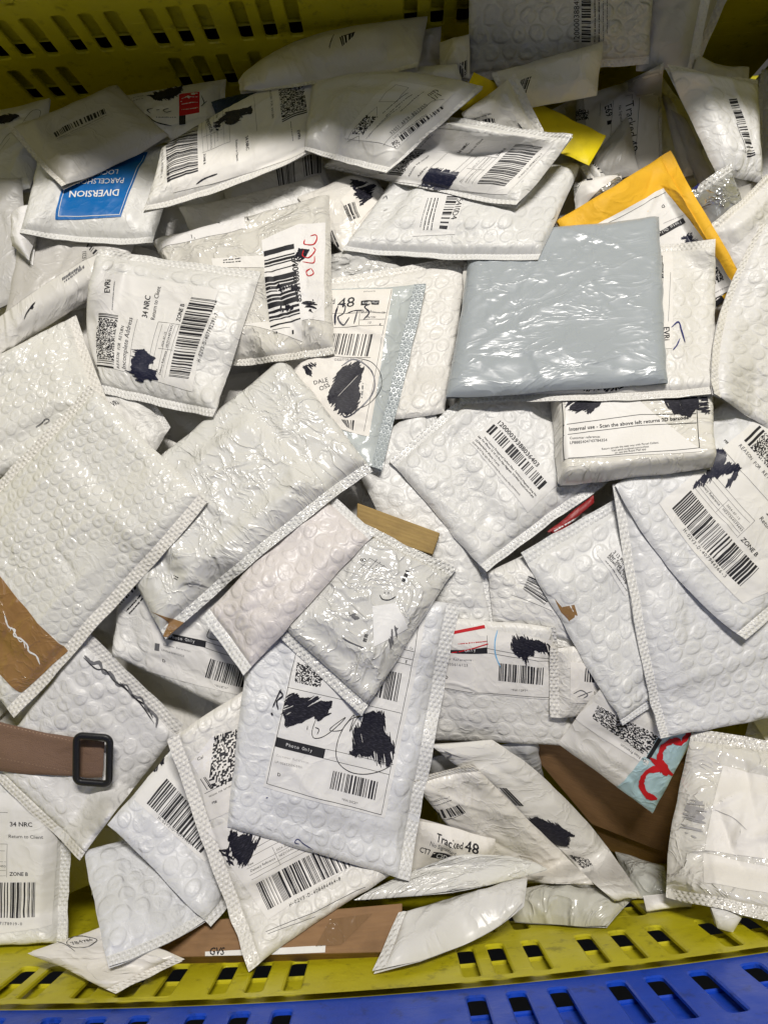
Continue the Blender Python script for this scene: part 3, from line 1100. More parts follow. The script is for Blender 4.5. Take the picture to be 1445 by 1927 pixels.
def panel(name, w, bands, mat, parent, thick=0.004, d0=0.0, r=0.004):
    """one moulded sheet made of horizontal bands of tiles: (y0, y1, column edges, {column: (x0, x1, y0, y1) of its slot});
    every slot has a rounded lip and real depth"""
    V, Fc = [], []

    def add(s, t, d):
        V.append(w.pt(s, t, d)); return len(V) - 1
    for y0, y1, cols, slots in bands:
        for i in range(len(cols) - 1):
            x0, x1 = cols[i], cols[i + 1]
            if i not in slots:
                n = max(1, int((x1 - x0) / 0.03))
                for k in range(n):
                    a, b = x0 + (x1 - x0) * k / n, x0 + (x1 - x0) * (k + 1) / n
                    Fc.append([add(a, y0, d0), add(b, y0, d0), add(b, y1, d0), add(a, y1, d0)])
                continue
            hx0, hx1, hy0, hy1 = slots[i]
            inner = rrect(hx0, hx1, hy0, hy1, r)
            lip = rrect(hx0 - .0016, hx1 + .0016, hy0 - .0016, hy1 + .0016, r + .0016)
            N = len(inner)
            outer = []
            for q in range(4):
                outer += {0: [(x1, hy1 - r), (x1, hy1), (x1, y1), (hx1, y1), (hx1 - r, y1)],
                          1: [(hx0 + r, y1), (hx0, y1), (x0, y1), (x0, hy1), (x0, hy1 - r)],
                          2: [(x0, hy0 + r), (x0, hy0), (x0, y0), (hx0, y0), (hx0 + r, y0)],
                          3: [(hx1 - r, y0), (hx1, y0), (x1, y0), (x1, hy0), (x1, hy0 + r)]}[q]
            o = [add(x, y, d0) for x, y in outer]
            l1 = [add(x, y, d0) for x, y in lip]
            l2 = [add(x, y, d0 - .0012) for x, y in inner]
            l3 = [add(x, y, d0 - thick) for x, y in inner]
            for k in range(N):
                k2 = (k + 1) % N
                Fc.append([o[k], o[k2], l1[k2], l1[k]])
                Fc.append([l1[k], l1[k2], l2[k2], l2[k]])
                Fc.append([l2[k], l2[k2], l3[k2], l3[k]])
    o = mesh_obj(name, V, Fc, mat, parent, smooth=False)
    bm = bmesh.new(); bm.from_mesh(o.data)
    bmesh.ops.remove_doubles(bm, verts=bm.verts, dist=0.0002)
    bmesh.ops.recalc_face_normals(bm, faces=bm.faces)
    acc = sum((f.normal.dot(Vector(w.n)) for f in bm.faces if abs(f.normal.dot(Vector(w.n))) > .95))
    if acc < 0:
        bmesh.ops.reverse_faces(bm, faces=bm.faces)
    bm.to_mesh(o.data); bm.free()
    return o


def strip(name, w, s0, s1, t0, t1, da, db, mat, parent, n=24):
    """a closed bar along a wall, from depth da to db behind/before its face"""
    V, Fc = [], []
    for k in range(n + 1):
        s = s0 + (s1 - s0) * k / n
        V += [w.pt(s, t0, da), w.pt(s, t1, da), w.pt(s, t1, db), w.pt(s, t0, db)]
    for k in range(n):
        a, b = 4 * k, 4 * k + 4
        for e in range(4):
            e2 = (e + 1) % 4
            Fc.append([a + e, a + e2, b + e2, b + e])
    Fc += [[0, 3, 2, 1], [4 * n, 4 * n + 1, 4 * n + 2, 4 * n + 3]]
    o = mesh_obj(name, V, Fc, mat, parent, smooth=False)
    bm = bmesh.new(); bm.from_mesh(o.data)
    bmesh.ops.recalc_face_normals(bm, faces=bm.faces)
    m = bm.to_mesh(o.data); bm.free()
    o.modifiers.new('soft edges', 'BEVEL').width = 0.0015
    return o


crate = thing('pallet_crate', (0, 0.1, 0.0), 'yellow slotted plastic pallet crate with a blue slotted upper front panel, holding the parcels', 'crate')
SW = 0.0155


def wall_with_slots(name, w, s0, s1, rows, mat, rib):
    """rows = (t_lo, t_hi, [(t0, t1, [slot centres])...]) from the bottom up"""
    t_lo, t_hi, rr = rows
    bands, last = [], t_lo
    for a, b, ss in rr:
        ss = sorted(ss)
        if a - .006 > last + 1e-5:
            bands.append((last, a - .006, [s0, s1], {}))
        edges, slots = [s0], {}
        for i, s in enumerate(ss):
            l = s - SW * .8 if i == 0 else max(s - SW * .8, (s + ss[i - 1]) / 2)
            r_ = s + SW * .8 if i == len(ss) - 1 else min(s + SW * .8, (s + ss[i + 1]) / 2)
            if l > edges[-1] + 1e-5:
                edges.append(l)
            slots[len(edges) - 1] = (s - SW / 2, s + SW / 2, a, b)
            edges.append(r_)
        edges.append(s1)
        bands.append((a - .006, b + .006, edges, slots))
        last = b + .006
    if t_hi > last + 1e-5:
        bands.append((last, t_hi, [s0, s1], {}))
    o = panel(name, w, bands, mat, crate)
    for a, b, ss in rr:                                  # the ribs of the double wall that show through the slots
        m = a + (b - a) * rib
        strip('backing_rib', w, s0, s1, m - .014, b + .005, -.0105, -.0140, mat, o)
        strip('rib_lip', w, s0, s1, m - .0168, m - .0142, -.0080, -.0140, mat, o)
    return o


# back wall (top of the photograph)
bw = Wall((573, 66), 0.90, (755, 900), -1)
r1 = [bw.st(x, y)[0] for x, y in ((-48, 101), (0, 99), (47, 97), (95, 95), (151, 91), (198, 87), (243, 83), (308, 81), (355, 78), (402, 74), (466, 70), (512, 67), (560, 65), (772, 62), (820, 60), (867, 60), (930, 58), (976, 56), (1022, 54))]
r2 = [bw.st(x, y)[0] for x, y in ((22, 132), (66, 128), (112, 124), (325, 108), (370, 104), (416, 102), (477, 99), (800, 90), (845, 90))]
tb = bw.st(573, 66)[1]
SLOT_H = 0.072
back = wall_with_slots('back_wall', bw, -0.72, 0.62,
                       (-0.42, 0.33, [(tb - .026 - SLOT_H, tb - .026, r2), (tb, tb + SLOT_H, r1), (tb + SLOT_H + .03, tb + 2 * SLOT_H + .03, r2 + r1[3:6])]),
                       'yellow_plastic', 0.42)
strip('top_rail', bw, -0.72, 0.62, 0.3305, 0.365, 0.006, -0.045, 'yellow_plastic', crate)

# front wall (bottom of the photograph): yellow lower part, blue upper part
FZ = 0.615
fw = Wall((720, 1872), FZ, (722, 1275), 1)
fw.bow = lambda s: -0.10 * s * s - 0.006 * s
yb = [(10, 1882), (63, 1882), (156, 1882), (232, 1882), (302, 1880), (402, 1879), (472, 1876), (545, 1874), (891, 1846), (953, 1840), (1025, 1832), (1134, 1821), (1200, 1811), (1270, 1802), (1369, 1791), (1439, 1782), (1506, 1775)]
ys = [fw.st(x, y)[0] for x, y in yb]
yt0, yt1 = fw.st(1010, 1780)[1], fw.st(1025, 1832)[1]
print('front slot t', yt0, yt1, 'back t', tb, [round(v, 3) for v in r1], [round(v, 3) for v in ys])
yh = 0.071
edge_t = fw.st(720, 1866)[1]
yel = wall_with_slots('front_wall', fw, -0.66, 0.60,
                      (edge_t - .48, edge_t - .004, [(edge_t - .015 - 2 * yh - .034, edge_t - .015 - yh - .034, ys[8:] + ys[3:8]), (edge_t - .015 - yh, edge_t - .015, ys)]),
                      'yellow_plastic', 0.48)
bb = [(15, 1909), (114, 1907), (194, 1904), (273, 1900), (374, 1898), (453, 1897), (531, 1897), (897, 1879), (975, 1873), (1052, 1865), (1159, 1852), (1229, 1844), (1307, 1834), (1400, 1822), (1480, 1812)]
fb = Wall((720, 1872), FZ, (722, 1275), 1)
fb.bow = lambda s: 0.004 - 0.10 * s * s - 0.006 * s
bs = [fb.st(x, y)[0] for x, y in bb]
blu = wall_with_slots('blue_front_panel', fb, -0.66, 0.60, (edge_t - .002, edge_t + .16, [(edge_t + .0135, edge_t + .0135 + .076, bs)]), 'blue_plastic', 0.42)
blu['label'] = 'blue slotted upper front panel'
strip('top_rail', fb, -0.66, 0.60, edge_t + .1605, edge_t + .19, 0.004, -0.04, 'blue_plastic', crate)

# added dark panel behind the back wall: blocks light and darkens the slots
blocker = thing('pallet_crate', bw.pt(-.05, -.3, -.12), 'added dark light-blocking panel behind the yellow crate, darkening its slots', 'crate')
strip('blocker_panel', bw, -.70, .60, -.40, .325, -.075, -.105, 'blocker_dark', blocker)
strip('rim', bw, -.70, .60, .326, .342, -.070, -.115, 'blocker_dark', blocker)

# side walls and base: plain boards out of the picture that close the crate
def board(name, P, mat):
    P = [np.asarray(p, float) for p in P]
    n = np.cross(P[1] - P[0], P[3] - P[0]); n /= np.linalg.norm(n)
    V = P + [p + n * 0.03 for p in P]
    o = mesh_obj(name, V, [(0, 1, 2, 3), (7, 6, 5, 4), (0, 4, 5, 1), (1, 5, 6, 2), (2, 6, 7, 3), (3, 7, 4, 0)], mat, crate, smooth=False)
    o.modifiers.new('soft edges', 'BEVEL').width = 0.004
    return o


def side(sgn, s_b, s_f):
    a, b = bw.pt(s_b, -0.42, 0), bw.pt(s_b, 0.35, 0)
    c, d = fw.pt(s_f, edge_t + .18, 0), fw.pt(s_f, edge_t - .48, 0)
    P = [a, b, c, d] if sgn > 0 else [d, c, b, a]
    board('side_wall', P, 'yellow_plastic')


side(1, 0.625, 0.605)
side(-1, -0.725, -0.665)
board('base', [(-0.7, -0.5, 0.06), (0.66, -0.5, 0.06), (0.66, 0.72, 0.06), (-0.7, 0.72, 0.06)], 'yellow_plastic')

# the walls are solid for whatever is laid against them
for w, s0, s1, t0, t1 in ((bw, -.72, .62, -.42, .33), (fw, -.66, .6, edge_t - .48, edge_t + .16)):
    g = np.stack([[w.pt(s, t, 0.001) for s in np.linspace(s0, s1, 320)] for t in np.linspace(t0, t1, 260)])
    x, y, Z = project(g)
    if w is fw:
        # parcels only touch the lower, yellow part
        pass
    cover(g)


# ------------------------------------------------------------------ what lies buried under the parcels one can make out
def buried():
    rs = np.random.RandomState(5)
    V, Fc, UV, n = [], [], [], 0
    for k in range(240):
        px, py = rs.uniform(-160, 1600), rs.uniform(200, 1690)
        w, h = rs.uniform(.15, .21), rs.uniform(.19, .27)
        Z = min(1 / W_PRIOR[int(np.clip((py - GY0) / GS, 0, GH - 1)), 100] + rs.uniform(.045, .13), 1 / w_at(px, py) + .06)
        a = rs.uniform(0, math.pi)
        ex = np.array([math.cos(a), math.sin(a), rs.uniform(-.22, .22)]); ey = np.array([-math.sin(a), math.cos(a), rs.uniform(-.22, .22)])
        c = at(px, py, Z)
        u, v = np.meshgrid(np.linspace(-1, 1, 9), np.linspace(-1, 1, 9))
        P = c + ex * (u * w / 2)[..., None] + ey * (v * h / 2)[..., None] + np.array([0, 0, 1.0]) * (.012 * (1 - u ** 4) * (1 - v ** 4) + rs.uniform(-.002, .002, u.shape))[..., None]
        x, y, zz = project(P)
        if (zz > 1 / w_at(x, y, WALLS) - .012).any() or (zz < 1 / w_at(x, y, W_PRIOR) + .004).any():
            continue
        V.append(P.reshape(-1, 3)); Fc.append(grid_faces(9, 9)[:, ::-1] + n); UV.append(np.stack([u * w / 2 + k, v * h / 2], -1).reshape(-1, 2)); n += 81
    o = mesh_obj('buried_parcels', np.concatenate(V), np.concatenate(Fc), 'poly_film', None, np.concatenate(UV))
    o['kind'] = 'stuff'; o['label'] = 'white mailers buried under the heap, seen only in dark gaps'; o['category'] = 'parcels'
    print('buried', len(V))


WALLS = np.where(WB > W_PRIOR + 1e-9, WB, 0.2)
for w, s0, s1, t0, t1 in ((bw, -.72, .62, -.42, .33), (fw, -.66, .6, edge_t - .48, edge_t + .16)):
    g = np.stack([[w.pt(s, t, 0.0) for s in np.linspace(s0, s1, 420)] for t in np.linspace(t0, t1, 400)])
    x, y, Z = project(g)
    xi = ((x - GX0) / GS).astype(int).ravel(); yi = ((y - GY0) / GS).astype(int).ravel(); ok = (xi >= 0) & (xi < GW) & (yi >= 0) & (yi < GH)
    np.maximum.at(WALLS, (yi[ok], xi[ok]), (1 / Z).ravel()[ok])
buried()


# ------------------------------------------------------------------ builders for the parcels
load_glyphs(sorted(set("ABCDEFGHIJKLMNOPQRSTUVWXYZabcdefghijklmnopqrstuvwxyz0123456789-*:.,/()普货"))) 


def M(name, cat, label, quad, items=None, **kw):
    s = Sheet(name, cat, label, quad, **kw)
    if items:
        draw(s, items, s.root)
    return s


def bubble(label, quad, items=None, **kw):
    kw.setdefault('mat', 'bubble_film')
    return M('bubble_mailer', 'bubble mailer', label, quad, items, kind='bubble', **kw)


def poly(label, quad, items=None, **kw):
    kw.setdefault('mat', 'poly_film')
    kw.setdefault('kind', 'poly')
    return M('poly_mailer', 'plastic mailer', label, quad, items, **kw)


class Box:
    """rigid carton lying on the heap; quad is its upper face, clockwise"""
    def __init__(self, name, cat, label, quad, h, mat, tilt=None, items=None, flap=None, push=None):
        pl = rest_plane(quad, {}, tilt, 0.0, clear=0.002)
        q = np.asarray(quad, float)
        up = lambda x, y: (lambda w: w + h * w * w)(pl(x, y))
        top = np.array([at(x, y, 1 / up(x, y)) for x, y in q])
        n = np.cross(top[1] - top[0], top[3] - top[0]); n /= np.linalg.norm(n)
        if n @ (CAM_LOC - top[0]) < 0:
            n = -n
        d = -n * h if push is None else push(top, n, h)
        bot = top + d
        root = thing(name, top.mean(0), label, cat, GROUP)
        V = np.concatenate([top, bot])
        F = [(0, 1, 2, 3), (7, 6, 5, 4)] + [(i, i + 4, (i + 1) % 4 + 4, (i + 1) % 4) for i in range(4)]
        L = [np.linalg.norm(top[1] - top[0]), np.linalg.norm(top[3] - top[0])]
        uv = np.array([(0, 0), (L[0], 0), (L[0], -L[1]), (0, -L[1]), (h, h), (L[0] + h, h), (L[0] + h, -L[1] - h), (-h, -L[1] - h)])
        if flap:                                         # the front flap hangs down from the lower edge
            Zf = [project(top[i])[2] + .035 for i in (2, 3)]
            fl = [top[2] - n * .003, top[3] - n * .003, at(*flap[1], Zf[1]), at(*flap[0], Zf[0])]
            fv = fl + [p - n * .0035 for p in fl]
            of = mesh_obj('flap', fv, [(0, 1, 2, 3), (7, 6, 5, 4), (0, 4, 5, 1), (1, 5, 6, 2), (2, 6, 7, 3), (3, 7, 4, 0)], mat, root,
                          [(0, 0), (.15, 0), (.15, .05), (0, .05)] * 2, smooth=False)
            bm = bmesh.new(); bm.from_mesh(of.data); bmesh.ops.recalc_face_normals(bm, faces=bm.faces); bm.to_mesh(of.data); bm.free()
        o = mesh_obj('carton', V, F, mat, root, uv, smooth=False)
        bm = bmesh.new(); bm.from_mesh(o.data); bmesh.ops.recalc_face_normals(bm, faces=bm.faces); bm.to_mesh(o.data); bm.free()
        b = o.modifiers.new('soft edges', 'BEVEL'); b.width = 0.0012; b.segments = 2
        # a flat sheet object used for printing on the upper face
        u, v = np.meshgrid(np.linspace(0, 1, 40), np.linspace(0, 1, 40))
        self.top = coons(list(top), {}, u, v)
        self.Wm, self.Hm = L
        self.n = n
        self.nrm = np.broadcast_to(n, self.top.shape).copy()
        self.ppx, self.ppy, _ = project(self.top)
        self.root = root
        cover(self.top)
        if items:
            draw(self, items, root)
    inv, surf, met, unmet = Sheet.inv, Sheet.surf, Sheet.met, Sheet.unmet
    _s = staticmethod(Sheet._s)


# ------------------------------------------------------------------ back of the crate, right
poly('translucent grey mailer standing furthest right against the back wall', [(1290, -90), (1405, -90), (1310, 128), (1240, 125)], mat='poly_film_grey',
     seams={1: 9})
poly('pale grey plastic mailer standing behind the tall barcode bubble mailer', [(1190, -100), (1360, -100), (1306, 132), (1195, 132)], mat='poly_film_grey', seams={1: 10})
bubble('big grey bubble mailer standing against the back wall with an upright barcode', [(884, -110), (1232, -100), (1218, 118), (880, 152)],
       cC.on([('bar', [(592, 190), (592, -150), (634, -150), (634, 190)], 100), ('txt', [(582, 192), (582, -60)], '1200003884537', {}),
              ('dash', [(655, 190), (655, -100)], 1.3, 'k'), ('dash', [(674, 190), (674, -100)], 1.3, 'k'), ('dash', [(693, 190), (693, -100)], 1.0), ('dash', [(712, 150), (712, -100)], 1.0)]),
       mat='bubble_wrap_grey', seams={2: 9})
poly('small pale mailer tucked in the back right corner', [(1305, 112), (1402, 132), (1404, 190), (1290, 165)], mat='poly_film_grey')
bubble('white bubble mailer leaning at the right edge near the back wall', [(1427, 140), (1530, 110), (1530, 380), (1426, 335)], tilt=[.05, .05, 0, 0], mat='bubble_film_cool', seams={3: 6})
poly('thin mailer seen edge-on beside the label with E69', [(1243, 172), (1268, 186), (1318, 336), (1284, 340)], mat='poly_film', tilt=[.05, .03, 0, 0], goods=False, T=.008)
poly('narrow grey mailer wedged upright beside the leaning mailer', [(1262, 205), (1290, 220), (1350, 350), (1312, 352)], mat='poly_film_grey', tilt=[.07, .05, .03, .03], goods=False, T=.008)
bubble('grey-white bubble mailer leaning on its side at the back right with barcode on its edge', [(1250, 126), (1424, 152), (1428, 346), (1346, 326)],
       cC.on([('bar', [(1302, 448), (1387, 708), (1348, 718), (1266, 452)], 90), ('dash', [(1300, 560), (1340, 700)], 1.2)]), mat='bubble_film_cool', tilt=[.03, .05, .02, .0], seams={0: 8}, T=.022)
poly('small white mailer behind the long mailer at the top', [(792, 62), (830, 52), (826, 134), (786, 134)], mat='poly_film')
poly('shaded white mailer between the long top mailer and the grey bubble mailer', [(828, 84), (884, 66), (886, 152), (830, 148)],
     cB.on([('bar', [(1345, 340), (1390, 320), (1390, 400), (1345, 430)], 24)]), mat='poly_film')
poly('crumpled white mailer under the long mailer at the top centre', [(690, 126), (862, 124), (880, 178), (690, 200)], mat='poly_film')
poly('clear plastic mailer with E69 and Tracked printed on its white label', [(1082, 190), (1246, 124), (1246, 318), (1092, 345)],
     cC.on([('lab', [(600, 430), (945, 330), (945, 770), (640, 800)], [
         ('txt', [(792, 472), (812, 700)], 'Tracked 48', {}), ('txt', [(760, 484), (772, 570)], 'No Signature', {}), ('txt', [(698, 487), (706, 537)], 'E69', {'s': 'b'}),
         ('ln', [(857, 448), (834, 742)], .5), ('ln', [(737, 460), (722, 660)], .4), ('ln', [(792, 440), (826, 432), (824, 452)], .4), ('ln', [(680, 470), (676, 530)], .4),
         ('code', [(545, 515), (628, 503), (626, 545), (560, 560)], 20, 12), ('rect', [(708, 553), (730, 548), (725, 568), (710, 572)], 'k')], 'paper_clean')]),
     mat='poly_film_grey', tilt=[.03, .04, .0, .0], seams={1: 4})
poly('small crumpled translucent bag in front of the E69 label', [(1118, 292), (1178, 222), (1202, 330), (1104, 348)], mat='poly_film_grey', T=.016)
bubble('little white mailer corner with barcode poking up left of the orange envelope', [(1088, 318), (1112, 304), (1138, 332), (1120, 362)],
       cT.on([('bar', [(265, 100), (320, 160), (345, 165), (285, 95)], 16)]), seams={3: 8})
M('envelope', 'card envelope', 'flat bright yellow card envelope lying under the white mailers', [(890, 136), (1141, 257), (1109, 313), (862, 205)], kind='flat', mat='yellow_card', curl=0.001, lift=.03)
poly('white plastic mailer with its lit end on the yellow card envelope', [(925, 140), (1136, 76), (1122, 180), (962, 208)],
     cC.on([('bar', [(315, 365), (370, 345), (345, 420), (295, 440)], 26), ('dash', [(300, 395), (330, 380)], 1.2)]), seams={3: 5}, T=.018)
bubble('small tan-tinted bubble mailer with sealed right edge across the yellow card', [(868, 214), (967, 142), (1022, 246), (896, 262)],
       cC.on([('bar', [(120, 548), (200, 540), (205, 562), (125, 572)], 24), ('dash', [(100, 545), (180, 520)], 1.2), ('pen', [(300, 560), (312, 575), (322, 588)], 1.2, 'k')]),
       mat='bubble_film_faint', seams={1: 9})

# ------------------------------------------------------------------ back of the crate, left
poly('mailer at the left edge near the back with a scribbled-out label', [(-70, 222), (99, 186), (60, 360), (-70, 374)],
     cR.on([('blob', [(-10, 270), (60, 255), (112, 262), (80, 290), (30, 305), (-10, 310)], 'm', .12), ('pen', [(120, 320), (180, 240), (230, 240), (200, 300), (90, 330)], .5, 'g'),
            ('pen', [(0, 440), (40, 380), (90, 350)], .6, 'g'), ('pen', [(0, 470), (60, 390)], .5, 'g')]), tilt=[.04, .04, 0, 0], mat='poly_film')
poly('shaded mailer with red label block and black handwriting near the back wall', [(238, 178), (426, 150), (422, 262), (256, 272)],
     cA.on([('lab', [(790, 490), (1150, 450), (1180, 640), (800, 720)], [
         ('rect', [(975, 515), (1085, 500), (1085, 612), (975, 630)], 'r'), ('rect', [(975, 630), (1010, 626), (1010, 675), (975, 680)], 'k'),
         ('blob', [(800, 520), (860, 485), (1000, 468), (985, 505), (930, 545), (850, 548)], 'm', .1),
         ('dash', [(990, 600), (1070, 590)], 1.3, 'w'), ('dash', [(990, 570), (1075, 560)], 1.3, 'w'), ('dash', [(990, 540), (1075, 530)], 1.3, 'w'),
         ('pen', [(1095, 520), (1110, 560), (1095, 580), (1125, 550)], 1.0, 'k'), ('pen', [(920, 590), (890, 600), (905, 612), (935, 605)], 1.2), ('pen', [(870, 598), (850, 600)], 1.2), ('pen', [(835, 590), (800, 600), (820, 618)], 1.2),
         ('pen', [(790, 620), (850, 665), (935, 685)], 1.6), ('dash', [(850, 640), (960, 640)], 1.2)]),
         ('dash', [(710, 540), (780, 520)], 1.2), ('dash', [(710, 555), (780, 535)], 1.2)]), tilt=[.03, .03, 0, 0], seams={1: 6})
poly('dark navy plastic mailer showing beside the red-labelled mailer', [(400, 196), (520, 150), (520, 240), (410, 230)], mat='navy_film', kind='flat')
poly('torn grey mailer with a curled open flap at the left edge', [(-60, 335), (40, 335), (60, 560), (-60, 600)], mat='poly_film_grey', curl=.012)
poly('grey-white mailer with part of a barcode under the blue sticker mailer', [(40, 420), (262, 445), (200, 575), (10, 610)],
     cD.on([('bar', [(478, 165), (575, 240), (540, 262), (470, 185)], 30), ('txt', [(470, 258), (470, 205)], 'LE231', {})]), mat='poly_film_grey')
poly('crumpled torn paper mailer end curling up at the left', [(22, 405), (78, 398), (62, 500), (30, 470)], mat='paper_torn', T=.02, curl=.012, goods=False)
bubble('white mailer with blue DIVERSION PARCELSHOP LOCKER sticker', [(72, 298), (336, 274), (288, 461), (38, 440)],
       cR.on([('lab', [(432, 470), (838, 470), (686, 836), (312, 850)], [
           ('txt', [(682, 682), (394, 692)], 'DIVERSION', {'c': 'w', 's': 'b', 'h': 1.15}), ('txt', [(708, 618), (440, 628)], 'PARCELSHOP', {'c': 'w', 'h': 1.1}), ('txt', [(676, 570), (505, 578)], 'LOCKER', {'c': 'w', 'h': 1.1}),
           ('ln', [(440, 500), (330, 832), (678, 824), (818, 490)], .6, 'w')], 'blue_sticker', 'blue_sticker')]),
       mat='bubble_film_faint', mids={2: (170, 458)}, seams={2: 8}, T=.018)
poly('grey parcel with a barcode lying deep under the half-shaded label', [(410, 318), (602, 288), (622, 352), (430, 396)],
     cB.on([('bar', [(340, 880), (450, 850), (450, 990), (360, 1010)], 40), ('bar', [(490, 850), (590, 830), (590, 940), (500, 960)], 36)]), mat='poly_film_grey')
bubble('white bubble mailer behind the torn shiny bag', [(338, 394), (604, 332), (652, 430), (372, 470)], seams={0: 0.1}, mat='bubble_film_faint')
qT4 = [(568, 140), (584, 256), (330, 346), (333, 250)]
bubble('half-shaded white bubble mailer with EVRi return label, tilted at upper left', [(306, 284), (592, 128), (608, 276), (270, 400)],
       [('lab', [(590, 142), (602, 268), (325, 362), (322, 250)], on_quad(qT4, return_label('H-02V3-D-407838915-4')) +
         cR.on([('blob', [(1200, 325), (1290, 245), (1420, 215), (1440, 235), (1380, 265), (1330, 310), (1300, 320), (1270, 290), (1235, 340)], 'n', .25), ('pen', [(1110, 650), (1160, 618), (1232, 592)], 1.3)]))],
       lift=.055, mids={0: (445, 196), 2: (440, 350)}, mat='bubble_film_faint', seams={2: 9}, T=.012)
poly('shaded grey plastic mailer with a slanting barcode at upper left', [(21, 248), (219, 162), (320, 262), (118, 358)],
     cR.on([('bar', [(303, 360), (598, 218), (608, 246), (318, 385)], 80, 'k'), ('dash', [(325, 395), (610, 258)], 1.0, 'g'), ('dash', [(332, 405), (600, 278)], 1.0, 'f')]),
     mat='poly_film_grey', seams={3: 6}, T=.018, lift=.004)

# ------------------------------------------------------------------ top centre
poly('long thin white mailer lying highest at the top centre', [(451, 155), (806, 34), (786, 133), (453, 177)],
     cB.on([('bar', [(690, 200), (775, 170), (765, 195), (705, 250)], 22), ('ln', [(660, 185), (636, 262)], .6), ('ln', [(650, 205), (632, 255)], .4), ('ln', [(775, 172), (700, 195)], .8)]),
     mids={0: (578, 70)}, seams={3: 6, 2: 4}, T=.016)
poly('white mailer with black scribble and small barcode under the centre mailers', [(560, 372), (690, 316), (760, 410), (648, 484)],
     cO.on([('lab', [(215, 660), (330, 560), (430, 640), (300, 790)], [('blob', [(262, 556), (388, 580), (375, 625), (330, 690), (296, 640)], 'm', .15), ('bar', [(230, 690), (290, 668), (318, 745), (262, 765)], 26)]),
            ('bar', [(135, 850), (175, 810), (210, 890), (150, 960)], 30)]))
poly('small crumpled clear bag in the gap above the pale blue mailer', [(612, 482), (700, 462), (768, 520), (618, 548)], mat='gloss_film_clear', kind='gloss', T=.010)
bubble('crumpled silver bubble bag behind the orange envelope', [(1296, 362), (1376, 306), (1394, 396), (1340, 440)], cT.on([('blob', [(900, 215), (935, 195), (985, 212), (985, 235), (950, 250)], 'b')]),
       mat='silver_film', seams={0: 8})
poly('small crumpled silver packet left of the orange envelope', [(1078, 342), (1166, 330), (1170, 400), (1082, 408)], cT.on([('lab', [(185, 185), (462, 178), (460, 210), (200, 215)], [('rect', [(228, 195), (268, 188), (268, 210), (230, 214)], 'k')], 'paper_clean')]),
     mat='silver_film', kind='gloss', T=.018)

bubble('bubble mailer with a pointed folded flap at the right edge under the tall mailer', [(1336, 424), (1440, 330), (1530, 440), (1420, 560)], seams={0: 8}, mat='bubble_film_cool', mids={0: (1395, 372)})
M('padded_envelope', 'padded envelope', 'orange-yellow padded paper envelope with a pink label', [(1046, 416), (1258, 287), (1402, 532), (1200, 690)],
  cT.on([('lab', [(250, 530), (745, 262), (1235, 915), (760, 1260)], [
      ('rect', [(878, 460), (896, 492), (700, 600), (690, 570)], 'k'), ('txt', [(862, 478), (705, 562)], 'Photo Only', {'c': 'w', 's': 'm'}),
      ('txt', [(745, 372), (725, 384)], 'D', {'s': 'b'}), ('ln', [(760, 290), (350, 508)], .5), ('dash', [(880, 440), (740, 500)], 1.0, 'f'),
      ('blob', [(850, 592), (900, 590), (922, 556), (950, 600), (990, 628), (940, 640), (890, 640), (880, 612)], 'n', .05),
      ('code', [(1070, 795), (1110, 790), (1156, 872), (1080, 912)], 16, 12), ('dash', [(1195, 912), (1085, 965)], 1.2, 'f'),
      ('rect', [(1130, 985), (1166, 1040), (1070, 1098), (1060, 1010)], 'k'), ('txt', [(1128, 1035), (1085, 1062)], '88', {'c': 'w', 's': 'b'}), ('ln', [(1215, 940), (1075, 1010)], .4),
      ('txt', [(1170, 1095), (1010, 1180)], 'Signature', {}), ('txt', [(1190, 1160), (960, 1280)], 'Tracked', {})], 'paper_white')]),
  mat='kraft_paper', kind='bubble', T=.012, seams={1: 14}, seal='kraft_paper', wr=1.5)
# ------------------------------------------------------------------ bottom layer along the front wall
Box('cardboard_box', 'cardboard box', 'large brown cardboard box sunk in the shade at lower right', [(960, 1372), (1300, 1440), (1266, 1613), (1112, 1552)], .045, 'brown_card', tilt=[-.01, -.01, .07, .07], flap=[(1262, 1652), (1146, 1600)])
Box('cardboard_box', 'cardboard box', 'long flat brown cardboard box lying along the front wall', [(296, 1740), (757, 1700), (753, 1792), (284, 1803)], .03, 'brown_card', tilt=[.03, .03, 0, 0],
    items=cK.on([('lab', [(-40, 1278), (615, 1243), (612, 1282), (-40, 1310)], [('txt', [(-20, 1296), (62, 1296)], 'GVS', {'s': 'b'})], 'paper_clean'),
                 ('lab', [(640, 1100), (870, 1070), (700, 1240), (560, 1250)], [], 'clear_tape', 'tape_strip')]))
poly('shaded mailer deep under the leaning mailers left of the large box', [(800, 1425), (1010, 1392), (1030, 1500), (830, 1580)], mat='poly_film_grey')
bubble('cream-lit mailer with 34 NRC label at the bottom left corner', [(-130, 1440), (138, 1478), (126, 1772), (-130, 1788)],
       [('lab', cJ((-400, 330), (330, 450), (282, 1132), (-400, 1120)), on_quad(cJ((-250, 190), (250, 205), (235, 1040), (-265, 1035)), return_label('H-02V3-D-407178919-0')))],
       seams={1: 10}, mat='bubble_film_faint', T=.02)
poly('flat white mailer with a pencilled oval stamp lying on the yellow front wall', [(60, 1793), (196, 1745), (352, 1806), (219, 1869)],
     cS.on([('pen', [(385, 640), (420, 618), (480, 612), (540, 620), (550, 635), (500, 665), (430, 672), (385, 655), (385, 640)], .6, 'k'), ('txt', [(412, 660), (475, 645)], '784', {}), ('txt', [(478, 645), (530, 632)], '786', {'s': 'b'}),
            ('pen', [(300, 640), (380, 660), (430, 695)], .6, 'k'), ('dash', [(310, 632), (370, 620)], 2.0)]), seams={2: 9}, T=.007, goods=False)
